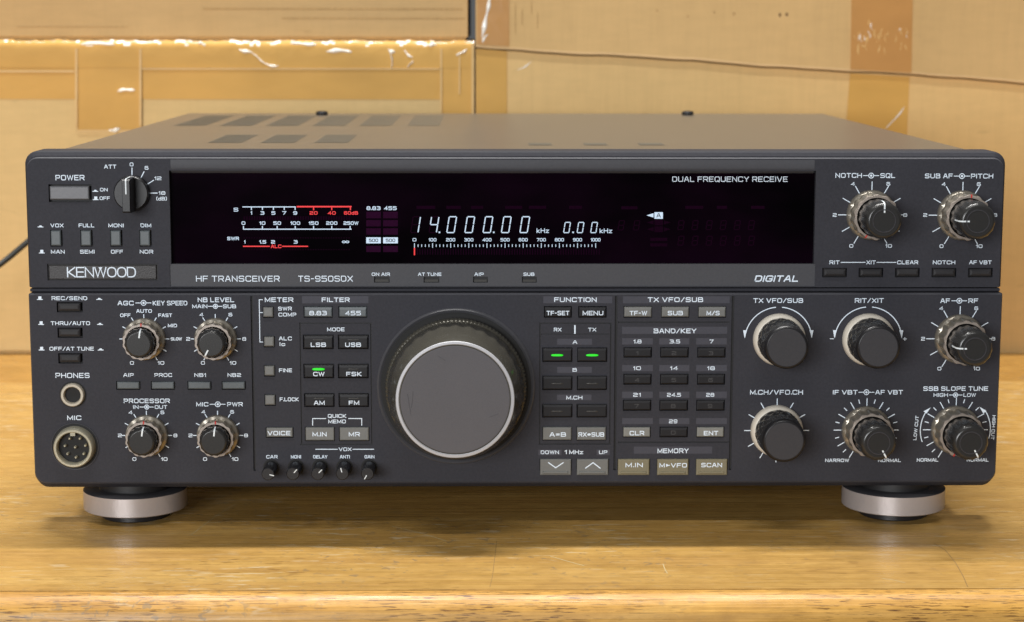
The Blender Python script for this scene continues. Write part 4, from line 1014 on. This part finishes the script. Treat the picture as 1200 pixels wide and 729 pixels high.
# right-hand stack: the two cartons meet along a slightly sagging line
def line_v(u): return 56 + (u - 560)*(97 - 56)/640.0 + (.9*math.sin((u - 560)/46) + .4*math.sin(u/17.0) + .2*math.sin(u/8.3 + 1))
us = [557 + 6*i for i in range(0, 124)]
xl = pxb(557.5, 60).x
def sag_box(top, mat, label, zother, d, depth):
    f_, b_ = [], []
    for u in us:
        p = pxb(u, line_v(u)); f_.append((max(p.x, xl), p.z - (0 if top else .0003)))
    mb = MB(); y0, y1 = YB + d, YB + d + depth; e = .0013
    sg = 1 if top else -1
    lip = -.0007 if top else 0
    rows = [[(x, y0 + e, z + sg*.0002) for x, z in f_], [(x, y0 + e*.3 + lip, z + sg*e*.25) for x, z in f_], [(x, y0 + lip, z + sg*e*.9) for x, z in f_], [(x, y0 + lip*.2, z + sg*e*1.5) for x, z in f_], [(x, y0, zother) for x, z in f_], [(x, y1, zother) for x, z in f_], [(x, y1, z + sg*.0002) for x, z in f_], [(x, y0 + e, z + sg*.0002) for x, z in f_]]
    mb.rings(rows, [mat, 'card_edge', 'card_edge', mat, mat, mat, mat] if top else mat, False, True)
    for k in (0, -1): mb.face([r[k] for r in rows[:-1]], mat)
    o = mb.build('cardboard_box', None); tag(o, label, 'box', GRP); return o
low_r = sag_box(False, 'card_right', 'lower right cardboard box, pale with a brown tape strip down its front', TABLE_Z, .0, .30)
up_r = sag_box(True, 'card_right_top', 'upper right cardboard box with scuffed glossy brown tape, its bottom edge sloping', pxb(800, -330).z, -.004, .29)
strip(low_r, [(558, 57), (558, 200), (594, 200), (594, 60)], -.0007, 'tape_brown'); strip(low_r, [(996, 86), (986, 220), (1060, 220), (1065.5, 90)], -.0007, 'tape_brown')
strip(up_r, [(560, -300), (559, 52), (596.5, 54), (597, -300)], -.0048, 'tape_brown_top'); strip(up_r, [(1001, -300), (995, 81), (1066, 85), (1073, -300)], -.0048, 'tape_brown_top')
for a in ((563, 46, 573, 12, 6), (568, 24, 575, -6, 5), (564, 50, 572, 40, 4)): ridge(*a, up_r, .0046, .0010)  # near-white streaks painting a glossy reflection on the tape
for i in range(34):
    u = random.uniform(1000, 1062); v = random.uniform(42, 68) if i % 3 else random.uniform(30, 70); L = random.uniform(4, 13)
    ridge(u, v, u + random.uniform(-1.5, 1.5) + .1, v - L, random.uniform(1.2, 2.6), up_r, .0046, .0009, 'tape_edge' if i % 5 else 'tape_painted_glint')
ridge(1038, 152, 1060, 124, 2.2, low_r, .0010, .0006); ridge(606, 82, 624, 73, 2, low_r, .0001, .0005)

for u, v in ((914, 17.5), (922, 17), (860, 16), (837, 14), (770, 12), (806, 19), (604, 12), (612, 20), (623, 8), (630, 24), (604, 30)):
    y_ = YB - .0044; k = .0006; mb = MB(); w_ = random.uniform(.8, 1.6) if u > 640 else .6; h_ = random.uniform(1.2, 2.2) if u > 640 else 9
    p0 = onY(u, v, y_); mb.face([(p0.x + k*w_*math.cos(2*PI*i/10), y_, p0.z + k*h_*math.sin(2*PI*i/10)) for i in range(10)], 'smudge' if u > 900 else 'card_crease'); mb.build('smudge', up_r)

# =================================================================== CABLE on the left
pts = [Vector((-.165, .372, .06)), Vector((-.175, .40, .07)), onY(75, 250, .385), onY(33, 283, .375), onY(0, 310, .365), onY(-60, 352, .34), onY(-150, 395, .28)]
pts.append(Vector((-.50, .2, TABLE_Z + .0022)))
def spline(p, n=14):
    out = []
    for i in range(len(p) - 1):
        p0, p1, p2, p3 = p[max(i - 1, 0)], p[i], p[i + 1], p[min(i + 2, len(p) - 1)]
        for k in range(n):
            t_ = k/n; out.append(.5*((2*p1) + (p2 - p0)*t_ + (2*p0 - 5*p1 + 4*p2 - p3)*t_*t_ + (3*p1 - p0 - 3*p2 + p3)*t_**3))
    return out + [p[-1]]
sp = spline(pts); rg = []
for i, p in enumerate(sp):
    d = (sp[min(i + 1, len(sp) - 1)] - sp[max(i - 1, 0)]).normalized(); a_ = d.cross(Vector((0, 1, .2))).normalized(); b_ = d.cross(a_)
    rg.append([p + (a_*math.cos(2*PI*k/12) + b_*math.sin(2*PI*k/12))*.0018 for k in range(12)])
mb = MB(); mb.rings(rg, 'cable', True, True); mb.face(rg[-1], 'cable'); co = mb.build('cable')
tag(co, 'thin black cable hanging behind the left side of the radio', 'cable')
